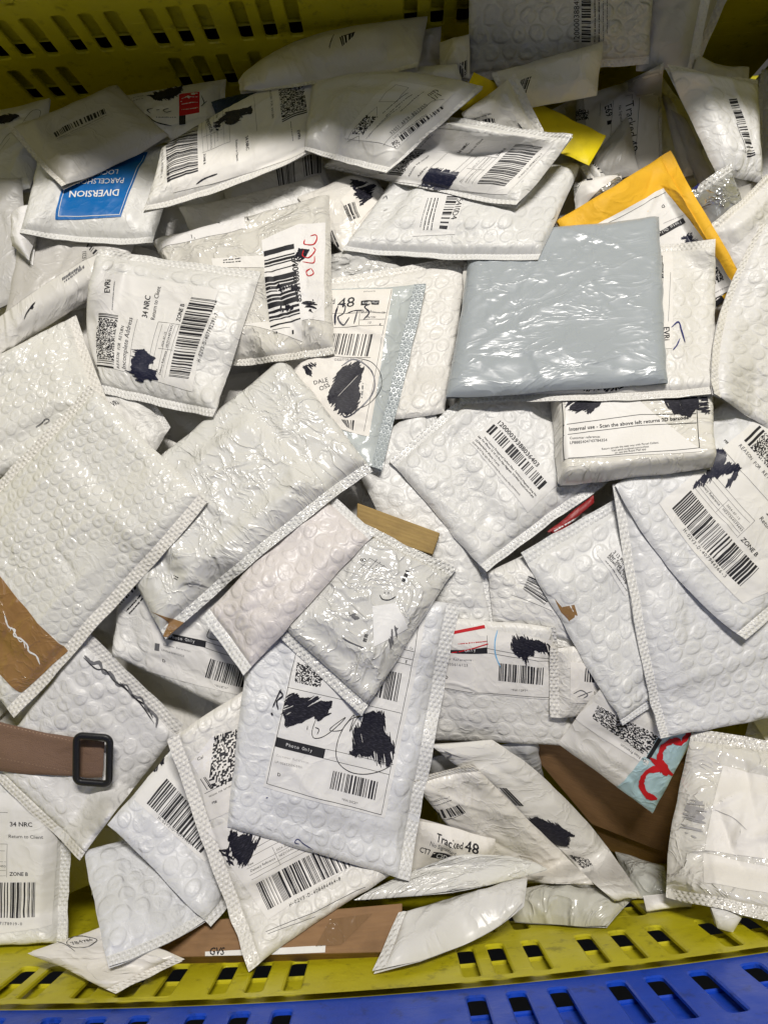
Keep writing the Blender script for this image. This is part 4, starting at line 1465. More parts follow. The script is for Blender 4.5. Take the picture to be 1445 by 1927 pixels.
poly('green-grey crinkled mailer deep at lower right beside the cardboard box', [(1160, 1606), (1252, 1632), (1262, 1694), (1186, 1690)], mat='green_grey_film', kind='gloss', T=.014)
poly('rolled white paper mailer end on the front wall at right', [(1212, 1688), (1300, 1676), (1302, 1706), (1218, 1716)], mat='paper_torn', goods=False, T=.012)
poly('pale crinkled plastic mailer with grey sheen on the front wall', [(940, 1686), (1192, 1692), (1140, 1746), (968, 1738)], mat='green_grey_film', kind='gloss', T=.022, mids={0: (1080, 1664)})
poly('small translucent flap hanging below the right bottom mailer', [(1325, 1690), (1402, 1696), (1374, 1748), (1342, 1738)], mat='poly_film', goods=False, T=.005)

# ------------------------------------------------------------------ middle, lower layers
bubble('large shaded bubble mailer under the centre of the heap', [(664, 862), (806, 752), (936, 1172), (812, 1192)], mids={1: (900, 1010)}, seams={1: 9})
Box('cardboard_box', 'cardboard box', 'thin tan cardboard carton showing behind the clear-taped parcel', [(672, 946), (828, 1003), (814, 1044), (670, 1000)], .012, 'tan_card')
bubble('big white bubble mailer standing behind the pale blue mailer', [(556, 536), (882, 481), (838, 778), (560, 812)], seams={0: 9})
bubble('bubble mailer with a barcode corner under the torn-patch mailer', [(918, 1076), (1012, 1032), (1120, 1242), (928, 1180)],
       cI.on([('bar', [(325, 628), (350, 568), (470, 625), (425, 700)], 36), ('ln', [(272, 655), (460, 730)], .4)]), seams={2: 10})
poly('red printed card corner under the bubble mailers', [(1030, 1000), (1112, 935), (1114, 952), (1048, 1008)], cI.on([('dash', [(470, 365), (640, 250)], 2, 'w')]), mat='red_card', kind='flat')
bubble('wide bubble mailer with customer reference label and black marker patch', [(796, 1160), (1042, 1178), (1092, 1404), (800, 1392)],
       cI.on([('lab', [(-90, 765), (458, 858), (446, 1130), (-70, 1082)], [
           ('ln', [(0, 828), (150, 800)], 3.0, 'r'), ('ln', [(0, 918), (165, 878)], 1.2, 'r'), ('dash', [(30, 880), (160, 868)], 1.2, 'r'),
           ('rect', [(-10, 905), (160, 893), (163, 922), (-10, 918)], 'k'), ('txt', [(60, 915), (110, 910)], 'Only', {'c': 'w', 's': 'm'}),
           ('txt', [(-75, 950), (100, 955)], 'Customer Reference:', {'s': 'm', 'c': 'g'}), ('txt', [(-75, 975), (76, 981)], 'LP800005616123', {'s': 'm', 'c': 'g'}), ('txt', [(-32, 1036), (-16, 1037)], 'D', {'s': 'b'}),
           ('bar', [(216, 966), (418, 986), (414, 1066), (212, 1046)], 90), ('txt', [(270, 1092), (348, 1096)], '*FH112PT*', {'s': 'm'}),
           ('ln', [(-60, 1078), (442, 1122), (456, 890)], .5), ('ln', [(160, 898), (455, 945)], .4), ('ln', [(165, 920), (455, 957)], .4), ('ln', [(160, 840), (160, 922)], .4),
           ('blob', [(276, 842), (340, 850), (457, 888), (456, 942), (420, 915), (378, 905), (368, 935), (335, 966), (292, 915), (268, 905)], 'm', .04),
           ('pen', [(208, 815), (196, 870), (200, 930), (222, 985)], 1.2, 'c')])]), seams={1: 5}, T=.012)
poly('worn bubble mailer with a smudged barcode label', [(1032, 1215), (1210, 1216), (1240, 1352), (1032, 1346)],
     cI.on([('lab', [(540, 960), (760, 980), (770, 1150), (540, 1145)], [('bar', [(610, 990), (650, 985), (655, 1055), (605, 1050)], 18), ('bar', [(650, 1095), (740, 1100), (740, 1120), (650, 1118)], 30),
            ('pen', [(555, 1105), (590, 1090), (620, 1110), (600, 1125)], 1, 'g'), ('pen', [(570, 1120), (610, 1105), (640, 1095)], .8, 'g')]),
            ('txt', [(868, 1195), (918, 1192)], '01173', {'s': 'm'})]), mat='bubble_film_faint', seams={3: 10})
bubble('bubble mailer with a slanting 1200003938803640 barcode label', [(733, 868), (972, 655), (1152, 902), (912, 1076)],
       cF.on([('lab', [(215, 930), (478, 1246), (345, 1372), (80, 1052)], [
           ('txt', [(203, 962), (388, 1166)], '1200003938803640 3'.replace(' ', ''), {'s': 'b'}), ('bar', [(192, 968), (440, 1240), (404, 1275), (156, 1003)], 95),
           ('txt', [(146, 1030), (382, 1298)], 'New Luxury Dropproof Carbon Fiber Textured Magnetic Ring Ho', {'s': 'b'}), ('txt', [(118, 1026), (368, 1306)], 'lder For iPhone 15 14 13 Pro Max Magnetic Wireless Case(Color:PURP', {'s': 'b'}),
           ('txt', [(106, 1042), (214, 1160)], 'LE,Material:For iPhone 13 pro)', {'s': 'b'}), ('txt', [(92, 1052), (310, 1296)], 'Ordering:Oil Fog Light Peel Download Pens Included Wax Honeycomb.', {})], 'paper_white', 'barcode_label')]),
       seams={0: 9, 2: 10}, T=.016, wr=1.3)

# ------------------------------------------------------------------ lower right
poly('sky blue and white bag corner with bold red letters', [(1130, 1290), (1316, 1368), (1228, 1532), (1050, 1398)],
     cL.on([('lab', [(958, 70), (1110, 62), (920, 436), (752, 316)], [('pen', [(936, 372), (890, 352), (866, 300), (890, 248), (950, 236), (985, 262)], 6.0, 'r'), ('pen', [(905, 184), (1006, 262)], 6.0, 'r'), ('pen', [(985, 232), (950, 190), (966, 132), (1014, 106), (1052, 124)], 6.0, 'r'), ('pen', [(1050, 118), (1090, 60)], 6.0, 'r')], 'sky_film', 'printed_panel'),
            ('lab', [(650, -70), (968, 88), (892, 222), (560, 0)], [('code', [(668, -55), (944, 82), (888, 178), (640, 0)], 46, 24), ('ln', [(952, 96), (896, 188)], 5.0, 'k'), ('txt', [(890, 196), (772, 118)], 'Cai Niao Premium', {})], 'paper_clean')]),
     tilt=[.0, .0, .02, .02], T=.01)
poly('long white mailer leaning on edge with a black blot and a code label', [(812, 1402), (925, 1392), (1199, 1684), (1148, 1690)],
     cV.on([('blob', [(665, 360), (720, 362), (800, 395), (878, 440), (850, 446), (842, 492), (780, 470), (710, 415)], 'm', .04), ('bar', [(548, 235), (580, 238), (655, 315), (620, 312)], 14),
            ('lab', [(815, 500), (905, 525), (1000, 612), (900, 590)], [('code', [(840, 518), (930, 542), (985, 605), (915, 588)], 22, 14)]), ('pen', [(310, 75), (340, 90), (325, 105), (360, 110)], 1.2, 'g')]),
     mids={1: (1080, 1518)}, tilt=[-.02, .0, .12, .08], T=.012)
poly('smooth white mailer leaning with a barcode near its folded top edge', [(770, 1466), (888, 1437), (1113, 1660), (930, 1662)],
     cV.on([('bar', [(208, 302), (385, 308), (414, 338), (205, 330)], 46), ('dash', [(210, 292), (345, 290)], 1.2), ('dash', [(215, 280), (335, 276)], 1.0), ('dash', [(220, 345), (400, 345)], 1.0)]),
     tilt=[-.03, .0, .10, .06], seams={0: 8})
poly('dim white mailer marked Tracked 48 deep under the bottom mailers', [(780, 1540), (930, 1580), (930, 1630), (760, 1648)],
     cV.on([('txt', [(275, 468), (392, 502)], 'Tracked', {'s': 'b'}), ('txt', [(396, 508), (458, 524)], '48', {'s': 'b'}), ('txt', [(248, 484), (362, 528)], 'No Signature', {'c': 'g'}), ('txt', [(204, 512), (250, 526)], 'CT7', {'s': 'b'}),
            ('rect', [(266, 513), (342, 530), (326, 552), (252, 536)], 'k'), ('txt', [(274, 538), (322, 546)], 'C2D', {'c': 'w', 's': 'b'}), ('rect', [(480, 525), (510, 530), (505, 545), (475, 540)], 'k')]), mat='paper_white')
poly('silver-white mailer seen edge-on under the photo label mailer', [(668, 1695), (850, 1620), (1031, 1638), (850, 1682)], mids={0: (760, 1650), 1: (955, 1615), 2: (950, 1660)}, mat='gloss_film', T=.012, tilt=[.0, .05, .05, 0], wr=.6, lift=.02)
poly('pale grey smooth mailer standing on the front wall at bottom centre', [(752, 1722), (992, 1652), (985, 1708), (703, 1833)], mids={2: (880, 1778)}, tilt=[.05, .05, .0, .0], T=.014, seams={3: 8}, mat='poly_film')
M('bubble_mailer', 'bubble mailer', 'clear bubble mailer with a blank white sheet at the bottom right corner', [(1306, 1374), (1540, 1412), (1530, 1752), (1254, 1690)],
  cX.on([('lab', [(808, 498), (1500, 660), (1450, 1330), (655, 1215)], [('pen', [(735, 870), (900, 945), (1005, 1045)], .6, 'f')], 'paper_white', 'blank_sheet'), ('blob', [(520, 800), (650, 790), (640, 1000), (600, 1110), (470, 1050), (500, 900)], 'f', .5), ('lab', [(642, 1240), (1400, 1400), (1400, 1610), (650, 1490)], [], 'paper_white', 'blank_label')]),
  mat='gloss_film_clear', kind='poly', T=.018, seams={2: 12, 0: 10}, mids={3: (1266, 1545)}, wr=2.5)
bubble('white bubble mailer with a torn brown tape patch on its edge', [(976, 1042), (1186, 924), (1300, 1278), (1171, 1365)],
       cI.on([('lab', [(662, 470), (780, 425), (870, 620), (790, 660)], [('txt', [(735, 462), (800, 550)], '3 12 Pro Max', {'s': 'b'}), ('txt', [(718, 472), (800, 590)], 'lder Stick Mount', {'s': 'b'}), ('txt', [(708, 482), (800, 610)], 'Shown Case Design', {'s': 'b'}), ('dash', [(700, 500), (800, 640)], 1.0)], 'paper_white', 'barcode_label'),
              ('rect', [(470, 672), (528, 738), (540, 778), (500, 735)], 'parcel_tape', 'tape_strip'), ('rect', [(505, 710), (560, 700), (575, 748), (535, 775)], 'parcel_tape', 'tape_strip')]),
       seams={0: 10, 2: 9}, mids={3: (1090, 1230)}, wr=1.4)
bubble('largest white bubble mailer at the right with a long sealed left edge', [(1152, 912), (1425, 850), (1520, 1340), (1240, 1391)], seams={3: 10}, mat='bubble_film_cool', wr=1.2, mids={3: (1198, 1200)})
qc10 = cQ((1157, 70), (1778, 779), (1104, 1431), (483, 722))
bubble('bubble mailer with a slanting EVRi label marked 34 NRC at the right edge', [(1157, 915), (1390, 735), (1630, 1012), (1402, 1204)],
       [('lab', cQ((1180, -20), (1850, 760), (1040, 1560), (350, 735)), on_quad(qc10, return_label('H-02V3-D-407944366-3')) +
         cQ.on([('blob', [(770, 285), (880, 300), (912, 360), (880, 400), (985, 420), (1025, 440), (1000, 500), (950, 560), (895, 615), (910, 540), (960, 480), (860, 500), (760, 560), (630, 600), (650, 560), (740, 500)], 'n', .06), ('txt', [(880, 215), (912, 245)], 'rts', {'s': 'b'})]))],
       seams={2: 11}, mids={3: (1262, 1075)}, T=.012, mat='bubble_film_cool')

# ------------------------------------------------------------------ lower left
bubble('plain bubble mailer with a folded bottom seal over the cardboard box', [(157, 1606), (330, 1556), (392, 1735), (203, 1824)], seams={2: 10}, mat='bubble_film_cool', mids={2: (300, 1785)}, wr=1.4)
bubble('bubble mailer with barcode label pointing down between two mailers', [(203, 1552), (332, 1398), (520, 1590), (398, 1745)],
       cJ.on([('lab', [(890, 190), (1300, 640), (1110, 790), (730, 450)], [('bar', [(908, 335), (1180, 640), (1090, 742), (798, 470)], 110), ('txt', [(855, 552), (1074, 728)], 'H-02V3-D-407948311-2', {'s': 'm'}), ('blob', [(830, 290), (870, 220), (895, 210), (900, 250), (860, 280)], 'm', .2)])]),
       seams={2: 9}, mat='bubble_film_cool')
bubble('bubble mailer lying under the brown buckle strap', [(170, 1192), (344, 1362), (152, 1616), (-30, 1446)],
       cG.on([('pen', [(460, 1110), (500, 1150), (540, 1150), (560, 1200), (600, 1210), (640, 1270), (690, 1270), (720, 1330), (770, 1340), (800, 1400), (850, 1440), (850, 1500)], 2.4, 'g'),
              ('pen', [(455, 1120), (520, 1180), (570, 1190), (620, 1250), (680, 1290), (740, 1350), (790, 1380), (830, 1450)], 1.0, 'k'), ('pen', [(650, 1255), (700, 1310), (760, 1370), (840, 1480)], .8, 'k')]),
       seams={0: 13, 2: 10}, mat='bubble_film_cool')
bubble('shaded bubble mailer with black Photo Only strip and D on its label', [(232, 1052), (482, 1112), (452, 1345), (212, 1232)],
       cG.on([('lab', [(830, 900), (1420, 1040), (1330, 1320), (800, 1190)], [
           ('rect', [(900, 982), (1122, 1030), (1118, 1066), (890, 1016)], 'k'), ('txt', [(925, 1012), (1062, 1040)], 'Photo Only', {'c': 'w', 's': 'm'}),
           ('txt', [(888, 1052), (1042, 1092)], 'Customer Reference:', {'s': 'm', 'c': 'g'}), ('txt', [(880, 1082), (1004, 1116)], 'LP0066448003025', {'s': 'm', 'c': 'g'}), ('txt', [(884, 1142), (902, 1147)], 'D', {'s': 'b'}),
           ('bar', [(1146, 1125), (1360, 1172), (1335, 1282), (1116, 1226)], 90), ('txt', [(1168, 1276), (1242, 1294)], '*0014T1A*', {'s': 'm'}), ('ln', [(1118, 1032), (1420, 1100)], .4), ('ln', [(1118, 1066), (1400, 1140)], .4),
           ('pen', [(1140, 965), (1130, 1010), (1200, 1030)], .7, 'k'), ('rect', [(845, 1040), (870, 1045), (866, 1085), (842, 1080)], 'g')]),
           ('bar', [(640, 815), (740, 710), (750, 735), (655, 835)], 26), ('dash', [(690, 870), (775, 775)], 2.0, 'k'), ('dash', [(705, 885), (780, 800)], 2.0, 'k')]), T=.014)
qb32 = cK((-21, 376), (479, 112), (775, 755), (275, 1019))
lab32 = [i for i in return_label('H-02V3-D-408486464-8') if i[0] != 'code' and not (i[0] == 'bar' and i[2] == 9) and 'REASON' not in str(i)]
bubble('bubble mailer with a large H-02V3 barcode label pointing at the front wall', [(312, 1392), (600, 1210), (752, 1636), (468, 1826)],
       [('lab', cK((-30, 620), (430, 360), (790, 790), (300, 1105)), on_quad(qb32, lab32), 'paper_clean'),
        ('lab', cJ((1060, 225), (1330, 60), (1330, 470), (1140, 560)), cJ.on([
            ('code', [(1165, 105), (1330, 50), (1330, 330), (1130, 395)], 26, 30), ('bar', [(1090, 335), (1122, 322), (1165, 385), (1128, 395)], 9), ('txt', [(1140, 435), (1260, 375)], 'REASON FOR RETURN', {'s': 'm'}),
            ('txt', [(1155, 472), (1182, 462)], 'rts', {'s': 'b'}), ('ln', [(1115, 415), (1270, 330)], .4)])),
        ('lab', cJ((1040, 245), (1165, 90), (1172, 215), (1090, 330)), cJ.on([('txt', [(1075, 238), (1108, 222)], 'Cai', {})]), 'paper_torn', 'torn_label')] +
       cK.on([('blob', [(95, 625), (250, 660), (225, 740), (185, 790), (160, 808), (115, 770), (90, 720), (95, 690)], 'm', 0), ('blob', [(40, 735), (75, 705), (95, 740), (110, 800), (125, 820), (95, 800), (75, 745)], 'm', .1),
              ('ln', [(290, 1168), (560, 1060), (830, 925)], .5), ('ln', [(300, 1180), (560, 1085)], .4)]),
       seams={3: 12}, T=.012, mids={2: (620, 1722)}, wr=1.2)

# ------------------------------------------------------------------ the middle of the heap, upper layers
qN = cN((250, 330), (1120, 70), (868, 1388), (72, 1172))
bubble('bubble mailer with two black marker patches and Photo Only label at bottom centre', [(478, 1080), (862, 1140), (769, 1657), (426, 1557)],
       cN.on([('lab', [(330, 60), (1160, 60), (880, 1410), (55, 1195)], [
           ('rect', [(150, 856), (478, 938), (464, 1004), (134, 920)], 'k'), ('txt', [(207, 918), (388, 960)], 'Photo Only', {'c': 'w', 's': 'm'}),
           ('ln', [(478, 938), (940, 1046)], .4), ('ln', [(466, 1003), (915, 1114)], .4), ('ln', [(220, 518), (992, 695)], .4), ('ln', [(300, 180), (80, 1172), (856, 1386), (1118, 70)], .5),
           ('ln', [(930, 245), (1080, 275)], .4), ('ln', [(930, 300), (1070, 330)], .4), ('ln', [(930, 340), (1060, 368)], .4), ('txt', [(965, 240), (1075, 262)], 'Parcel Co', {'s': 'm', 'c': 'g'}), ('txt', [(975, 285), (998, 290)], 'el', {'s': 'm', 'c': 'g'}), ('txt', [(1020, 345), (1032, 348)], 'g', {}),
           ('bar', [(760, 375), (996, 424), (962, 618), (720, 560)], 80), ('code', [(285, 350), (480, 395), (440, 522), (268, 482)], 26, 18),
           ('txt', [(146, 988), (372, 1042)], 'Customer Reference:', {'s': 'm', 'c': 'f'}), ('txt', [(136, 1030), (324, 1074)], 'LP10065353625951', {'s': 'm', 'c': 'g'}), ('txt', [(150, 1120), (172, 1125)], 'D', {'s': 'b'}),
           ('bar', [(530, 1086), (834, 1162), (812, 1287), (506, 1208)], 95), ('txt', [(585, 1288), (696, 1318)], '*FH130CX*', {'s': 'm'})]),
           ('blob', [(225, 580), (260, 562), (330, 590), (420, 585), (445, 610), (512, 618), (500, 690), (440, 742), (395, 720), (330, 745), (280, 765), (215, 790), (192, 690)], 'm', .16),
           ('blob', [(738, 700), (800, 690), (884, 698), (880, 800), (915, 850), (945, 930), (940, 1010), (905, 1056), (830, 1042), (790, 992), (715, 985), (646, 975), (672, 900), (665, 800), (730, 760)], 'm', .13),
           ('pen', [(745, 710), (650, 735), (580, 830), (548, 950), (568, 1035), (640, 1092), (730, 1110), (830, 1095), (915, 1058)], .7, 'k'),
           ('pen', [(412, 735), (386, 815), (400, 864), (470, 850), (560, 780), (612, 722), (505, 805), (578, 812), (615, 770), (672, 706), (640, 820), (690, 730), (735, 712)], .7, 'k'),
           ('pen', [(178, 532), (150, 590), (120, 655)], 1.4), ('pen', [(165, 540), (190, 575), (150, 615), (160, 672)], 1.4), ('pen', [(110, 690), (122, 710)], 2.0), ('pen', [(355, 780), (352, 810)], .8), ('pen', [(405, 790), (432, 805), (420, 840)], .8),
           ('pen', [(300, 1580), (270, 1570), (290, 1548), (330, 1580), (395, 1618)], .7, 'b'), ('pen', [(75, 1270), (90, 1265)], .8, 'b')]),
       seams={1: 13}, T=.014, mat='bubble_film_cool', wr=1.3)
M('taped_parcel', 'taped parcel', 'shiny clear-taped white parcel with a smudged label over the Photo Only label', [(686, 986), (857, 1070), (681, 1347), (522, 1200)],
  cU.on([('txt', [(152, 558), (154, 536)], '8', {}), ('dash', [(170, 600), (220, 545)], 1.0), ('dash', [(190, 600), (240, 560)], 1.0), ('dash', [(210, 605), (262, 580)], 1.0), ('ln', [(110, 605), (175, 535), (272, 590)], .3),
         ('bar', [(362, 672), (388, 605), (410, 613), (384, 680)], 7), ('pen', [(232, 752), (250, 778), (290, 782), (330, 762)], .8, 'k'), ('pen', [(262, 745), (262, 735)], .8, 'k'), ('pen', [(285, 748), (285, 735)], .8, 'k'),
         ('lab', [(190, 820), (330, 800), (400, 950), (200, 1060)], [('txt', [(132 + 20, 1036), (166, 985)], '普货', {'s': 'b'})], 'paper_clean'),
         ('blob', [(30, 830), (60, 860), (110, 890), (95, 900), (60, 885)], 'g', .3), ('blob', [(320, 940), (345, 930), (310, 1050), (270, 1060)], 'g', .52), ('pen', [(10, 1000), (60, 1030), (150, 1070)], .8, 'g')]),
  mat='gloss_film_clear', kind='boxy', T=.022, seams={0: 9, 2: 11}, wr=2.0)
bubble('pinkish bubble mailer with sealed ends in the centre of the heap', [(606, 912), (708, 1004), (459, 1272), (384, 1164)], mat='bubble_film_pink', seams={0: 9, 2: 11}, T=.016)

# pale blue tracked mailer, shiny mailers and the left-hand group
poly('pale blue plastic mailer with a Tracked 48 label and circled black blot', [(540, 548), (804, 537), (718, 887), (500, 820)],
     cE.on([('lab', [(400, 425), (980, 414), (850, 1220), (400, 1100)], [
         ('txt', [(505, 505), (667, 497)], 'Tracked', {}), ('txt', [(676, 520), (772, 512)], '48', {}), ('txt', [(505, 532), (650, 526)], 'Signature', {'c': 'g'}),
         ('rect', [(808, 481), (907, 478), (904, 502), (806, 506)], 'k'), ('txt', [(815, 499), (898, 496)], 'Royal Mail', {'c': 'w'}), ('rect', [(540, 555), (642, 551), (632, 608), (535, 610)], 'k'), ('txt', [(600, 600), (622, 599)], '8', {'c': 'w', 's': 'b'}),
         ('ln', [(500, 553), (945, 546)], .4), ('ln', [(800, 585), (938, 580)], .4), ('ln', [(500, 632), (928, 615)], .4), ('ln', [(974, 420), (824, 1190)], .4), ('ln', [(800, 552), (795, 612)], .4), ('ln', [(500, 785), (860, 790)], .4),
         ('txt', [(838, 576), (886, 574)], 'Parcel', {'c': 'g'}), ('txt', [(775, 540), (937, 550)], 'Postage on Account GB', {'c': 'g'}), ('txt', [(842, 606), (862, 605)], '10', {'c': 'g'}), ('txt', [(905, 612), (915, 612)], 'g', {'c': 'g'}), ('txt', [(822, 435), (885, 430)], 'Delivered by', {'c': 'g'}),
         ('bar', [(480, 655), (886, 660), (858, 784), (460, 765)], 110), ('txt', [(662, 806), (765, 802)], 'O3237708124', {'c': 'g'}),
         ('pen', [(684, 508), (668, 560), (668, 612)], 2.0, 'n'), ('pen', [(690, 500), (722, 510), (712, 550), (682, 572), (712, 612), (745, 570)], 1.3, 'n'), ('pen', [(728, 552), (770, 536), (822, 532)], 1.2, 'n'), ('pen', [(788, 536), (768, 606)], 1.4, 'n'), ('pen', [(858, 498), (828, 515), (852, 545), (820, 585)], 1.4, 'n'),
         ('blob', [(720, 830), (800, 808), (818, 845), (806, 900), (800, 960), (800, 1020), (770, 1088), (722, 1108), (680, 1080), (632, 1018), (640, 960), (680, 870)], 'm', .08),
         ('pen', [(700, 835), (770, 798), (850, 845), (880, 910), (868, 985), (805, 1062), (730, 1112), (700, 1090)], 1.4, 'n'), ('pen', [(780, 790), (865, 815), (912, 880), (910, 960), (850, 1040), (760, 1080)], .5, 'k'),
         ('txt', [(552, 938), (630, 918)], 'DALE', {}), ('txt', [(585, 972), (642, 945)], 'OSS', {}), ('bar', [(700, 1125), (772, 1130), (764, 1185), (730, 1165)], 24), ('blob', [(490, 840), (570, 815), (530, 890), (500, 870)], 'm', .3), ('dash', [(815, 1010), (822, 930)], 2.0, 'g')])]),
     mat='slate_film_pale', kind='slate', seams={1: 13}, T=.010, seal='seal_film_slate')
bubble('small mailer with EVRi print in the gap left of the shiny white parcel', [(150, 700), (287, 752), (322, 806), (255, 905)], cD.on([('txt', [(618, 1055), (650, 1040)], 'VRi', {'s': 'b'})]), seams={1: 8}, mat='bubble_film_faint')
poly('large glossy crinkled white parcel in the middle left of the heap', [(536, 674), (703, 886), (314, 1206), (176, 962)],
     cG.on([('lab', [(815, 862), (918, 908), (882, 1015), (788, 1045)], [], 'parcel_tape', 'tape_strip'), ('dash', [(945, 675), (970, 690)], 1.2, 'k'), ('dash', [(945, 690), (965, 700)], 1.2, 'k')]),
     mat='gloss_film', kind='gloss', seams={1: 11}, T=.03, mids={1: (535, 1010)}, wr=1.2)
poly('shiny bag with a torn label and a red-pen barcode label', [(291, 458), (619, 369), (630, 668), (402, 694)],
     cE.on([('lab', [(268, 150), (613, 55), (608, 590), (318, 634)], [
         ('bar', [(443, 170), (480, 580), (316, 628), (278, 212)], 60), ('txt', [(486, 486), (462, 235)], '839516680842', {'s': 'b'}),
         ('pen', [(500, 148), (498, 172), (546, 174), (566, 142), (558, 122), (530, 128)], 1.1, 'r'), ('pen', [(494, 205), (490, 238), (522, 246), (556, 208), (545, 190)], 1.1, 'r'), ('pen', [(488, 270), (546, 275), (552, 238)], 1.1, 'r'), ('pen', [(532, 304), (508, 322), (518, 346), (546, 332), (534, 305)], 1.1, 'r'),
         ('blob', [(472, 188), (508, 205), (500, 235), (480, 268), (442, 250), (462, 222)], 'm', .2), ('blob', [(352, 405), (470, 395), (465, 420), (360, 425)], 'm', .52), ('blob', [(490, 490), (560, 470), (550, 560), (500, 570)], 'm', .62), ('blob', [(360, 510), (440, 505), (430, 530), (365, 530)], 'm', .5)], 'paper_torn'),
         ('lab', [(165, 610), (315, 590), (490, 560), (488, 700)], [('ln', [(325, 640), (420, 625)], .4), ('bar', [(335, 650), (360, 645), (360, 655), (336, 660)], 6), ('rect', [(430, 640), (440, 638), (440, 660), (430, 662)], 'k')], 'paper_clean')]) +
     cR.on([('lab', [(893, 968), (1390, 842), (1396, 905), (905, 1055)], [('pen', [(1075, 890), (1090, 960)], .8, 'k'), ('pen', [(1230, 845), (1235, 870)], 1.2, 'k'), ('pen', [(1400, 840), (1410, 860)], .8, 'k')], 'paper_torn', 'torn_label')]) +
     cD.on([('lab', [(1150, 250), (1445, 235), (1445, 300), (1160, 300)], [('dash', [(1215, 262), (1310, 250)], 1.5, 'k'), ('dash', [(1215, 275), (1310, 268)], 1.5, 'k')], 'paper_clean')]),
     mat='gloss_film_clear', kind='gloss', T=.026, seams={2: 9}, seal='seal_film_gloss', wr=1.1)
poly('mailer folded on edge with black pen strokes at the left', [(-60, 640), (186, 474), (180, 546), (-60, 704)], cD.on([('pen', [(130, 580), (150, 540), (195, 485)], 1.0), ('pen', [(170, 520), (185, 510)], 1.6), ('dash', [(340, 370), (440, 300)], 1.2), ('dash', [(350, 380), (460, 300)], 1.2)]),
     T=.024, mids={0: (70, 545)}, tilt=[.0, .0, .03, .03], goods=False)
qb25 = cD((530, 850), (545, 350), (1158, 437), (996, 910))
bubble('bubble mailer with sideways EVRi return label reading 34 NRC at upper left', [(188, 470), (492, 511), (401, 786), (199, 744)],
       [('lab', cD((520, 870), (540, 330), (1190, 420), (1050, 975)), on_quad(qb25, return_label('H-02V3-D-407792291-7', 'Incomplete Address')) +
         cD.on([('blob', [(725, 745), (790, 740), (815, 770), (838, 790), (815, 840), (850, 860), (850, 905), (760, 915), (730, 890), (692, 865), (725, 830)], 'n', .1)]))],
       seams={0: 9, 2: 9}, mids={3: (164, 590)}, T=.016)
bubble('bubble mailer with plump rows of bubbles under the big clear mailer at left', [(-90, 716), (144, 596), (218, 800), (-70, 930)], cD.on([('pen', [(195, 1165), (225, 1145), (250, 1120), (270, 1130), (240, 1150)], .9, 'g')]),
       mat='bubble_wrap_clear', seams={1: 10}, T=.02)
M('bubble_mailer', 'bubble mailer', 'largest clear bubble mailer at the left with a broad brown tape band', [(171, 727), (394, 945), (34, 1349), (-200, 1108)],
  cG.on([('lab', [(-150, 470), (372, 1084), (118, 1310), (-420, 730)], [('pen', [(28, 890), (48, 950), (85, 970), (80, 1000), (120, 1020), (150, 1050), (160, 1085), (200, 1110), (218, 1155)], 1.6, 'w'), ('pen', [(60, 975), (70, 960), (110, 1030), (130, 1030), (140, 1070)], 1.0, 'w')], 'parcel_tape', 'tape_strip')]),
  mat='bubble_wrap_clear', kind='bubble', seams={1: 13, 3: 10}, T=.014, wr=1.3)

# ------------------------------------------------------------------ top centre, upper layers
M('box_parcel', 'wrapped box parcel', 'boxy white wrapped parcel with a returns label reading Internal use', [(1030, 722), (1330, 712), (1337, 883), (1050, 918)],
  cF.on([('lab', [(470, 700), (1130, 690), (1150, 1090), (500, 1145)], [
      ('ln', [(500, 760), (516, 1130), (1132, 1076), (1110, 760)], .6), ('ln', [(510, 974), (860, 924), (1116, 920)], .6), ('ln', [(513, 1020), (860, 974), (1118, 962)], .6),
      ('txt', [(535, 1000), (1082, 944)], 'Internal use - Scan the above left returns 2D barcode', {'s': 'b'}), ('txt', [(537, 1037), (678, 1030)], 'Customer reference:', {}), ('txt', [(538, 1059), (710, 1046)], 'LP8885404743784354', {}),
      ('txt', [(684, 1086), (946, 1056)], 'Return parcels the easy way with Parcel Collect.', {}), ('txt', [(730, 1094), (900, 1074)], 'Visit send.royalmail.com/collect', {}), ('txt', [(746, 1104), (888, 1086)], 'or use the Royal Mail app', {}),
      ('blob', [(522, 840), (685, 840), (668, 880), (640, 912), (618, 917), (600, 902), (575, 910), (535, 905)], 'm', .05), ('blob', [(968, 830), (1118, 830), (1122, 900), (1085, 925), (1010, 912), (988, 890), (970, 870)], 'm', .05)], 'paper_clean'),
      ('blob', [(1140, 830), (1166, 830), (1168, 930), (1150, 915), (1135, 880)], 'm', .1)]),
  mat='gloss_film', kind='boxy', T=.03, goods=False, wr=.8)
bubble('white bubble mailer with EVRi print and a blue pen arrow under the grey mailer', [(872, 500), (1344, 451), (1347, 748), (864, 760)],
       cT.on([('lab', [(560, 700), (800, 690), (800, 1340), (560, 1360)], [('txt', [(742, 1196), (744, 1290)], 'EVRi', {'s': 'b'}), ('dash', [(722, 720), (730, 870)], 2.4, 'k'), ('ln', [(740, 790), (735, 1000)], .4), ('ln', [(790, 830), (775, 1160)], .3)]),
              ('pen', [(795, 1200), (842, 1163), (862, 1220), (886, 1303)], 1.3, 'b'), ('pen', [(852, 1274), (832, 1320), (806, 1352)], 1.3, 'b')]) +
       cF.on([('blob', [(600, 800), (780, 790), (780, 805), (600, 808)], 'm', .1)]), seams={0: 10, 2: 9})
poly('glossy slate grey plastic mailer lying high at the right centre', [(884, 438), (1239, 411), (1256, 723), (837, 750)], mat='slate_film', kind='slate', T=.013, goods=False, mids={3: (866, 600), 0: (1060, 428)}, curl=.004)
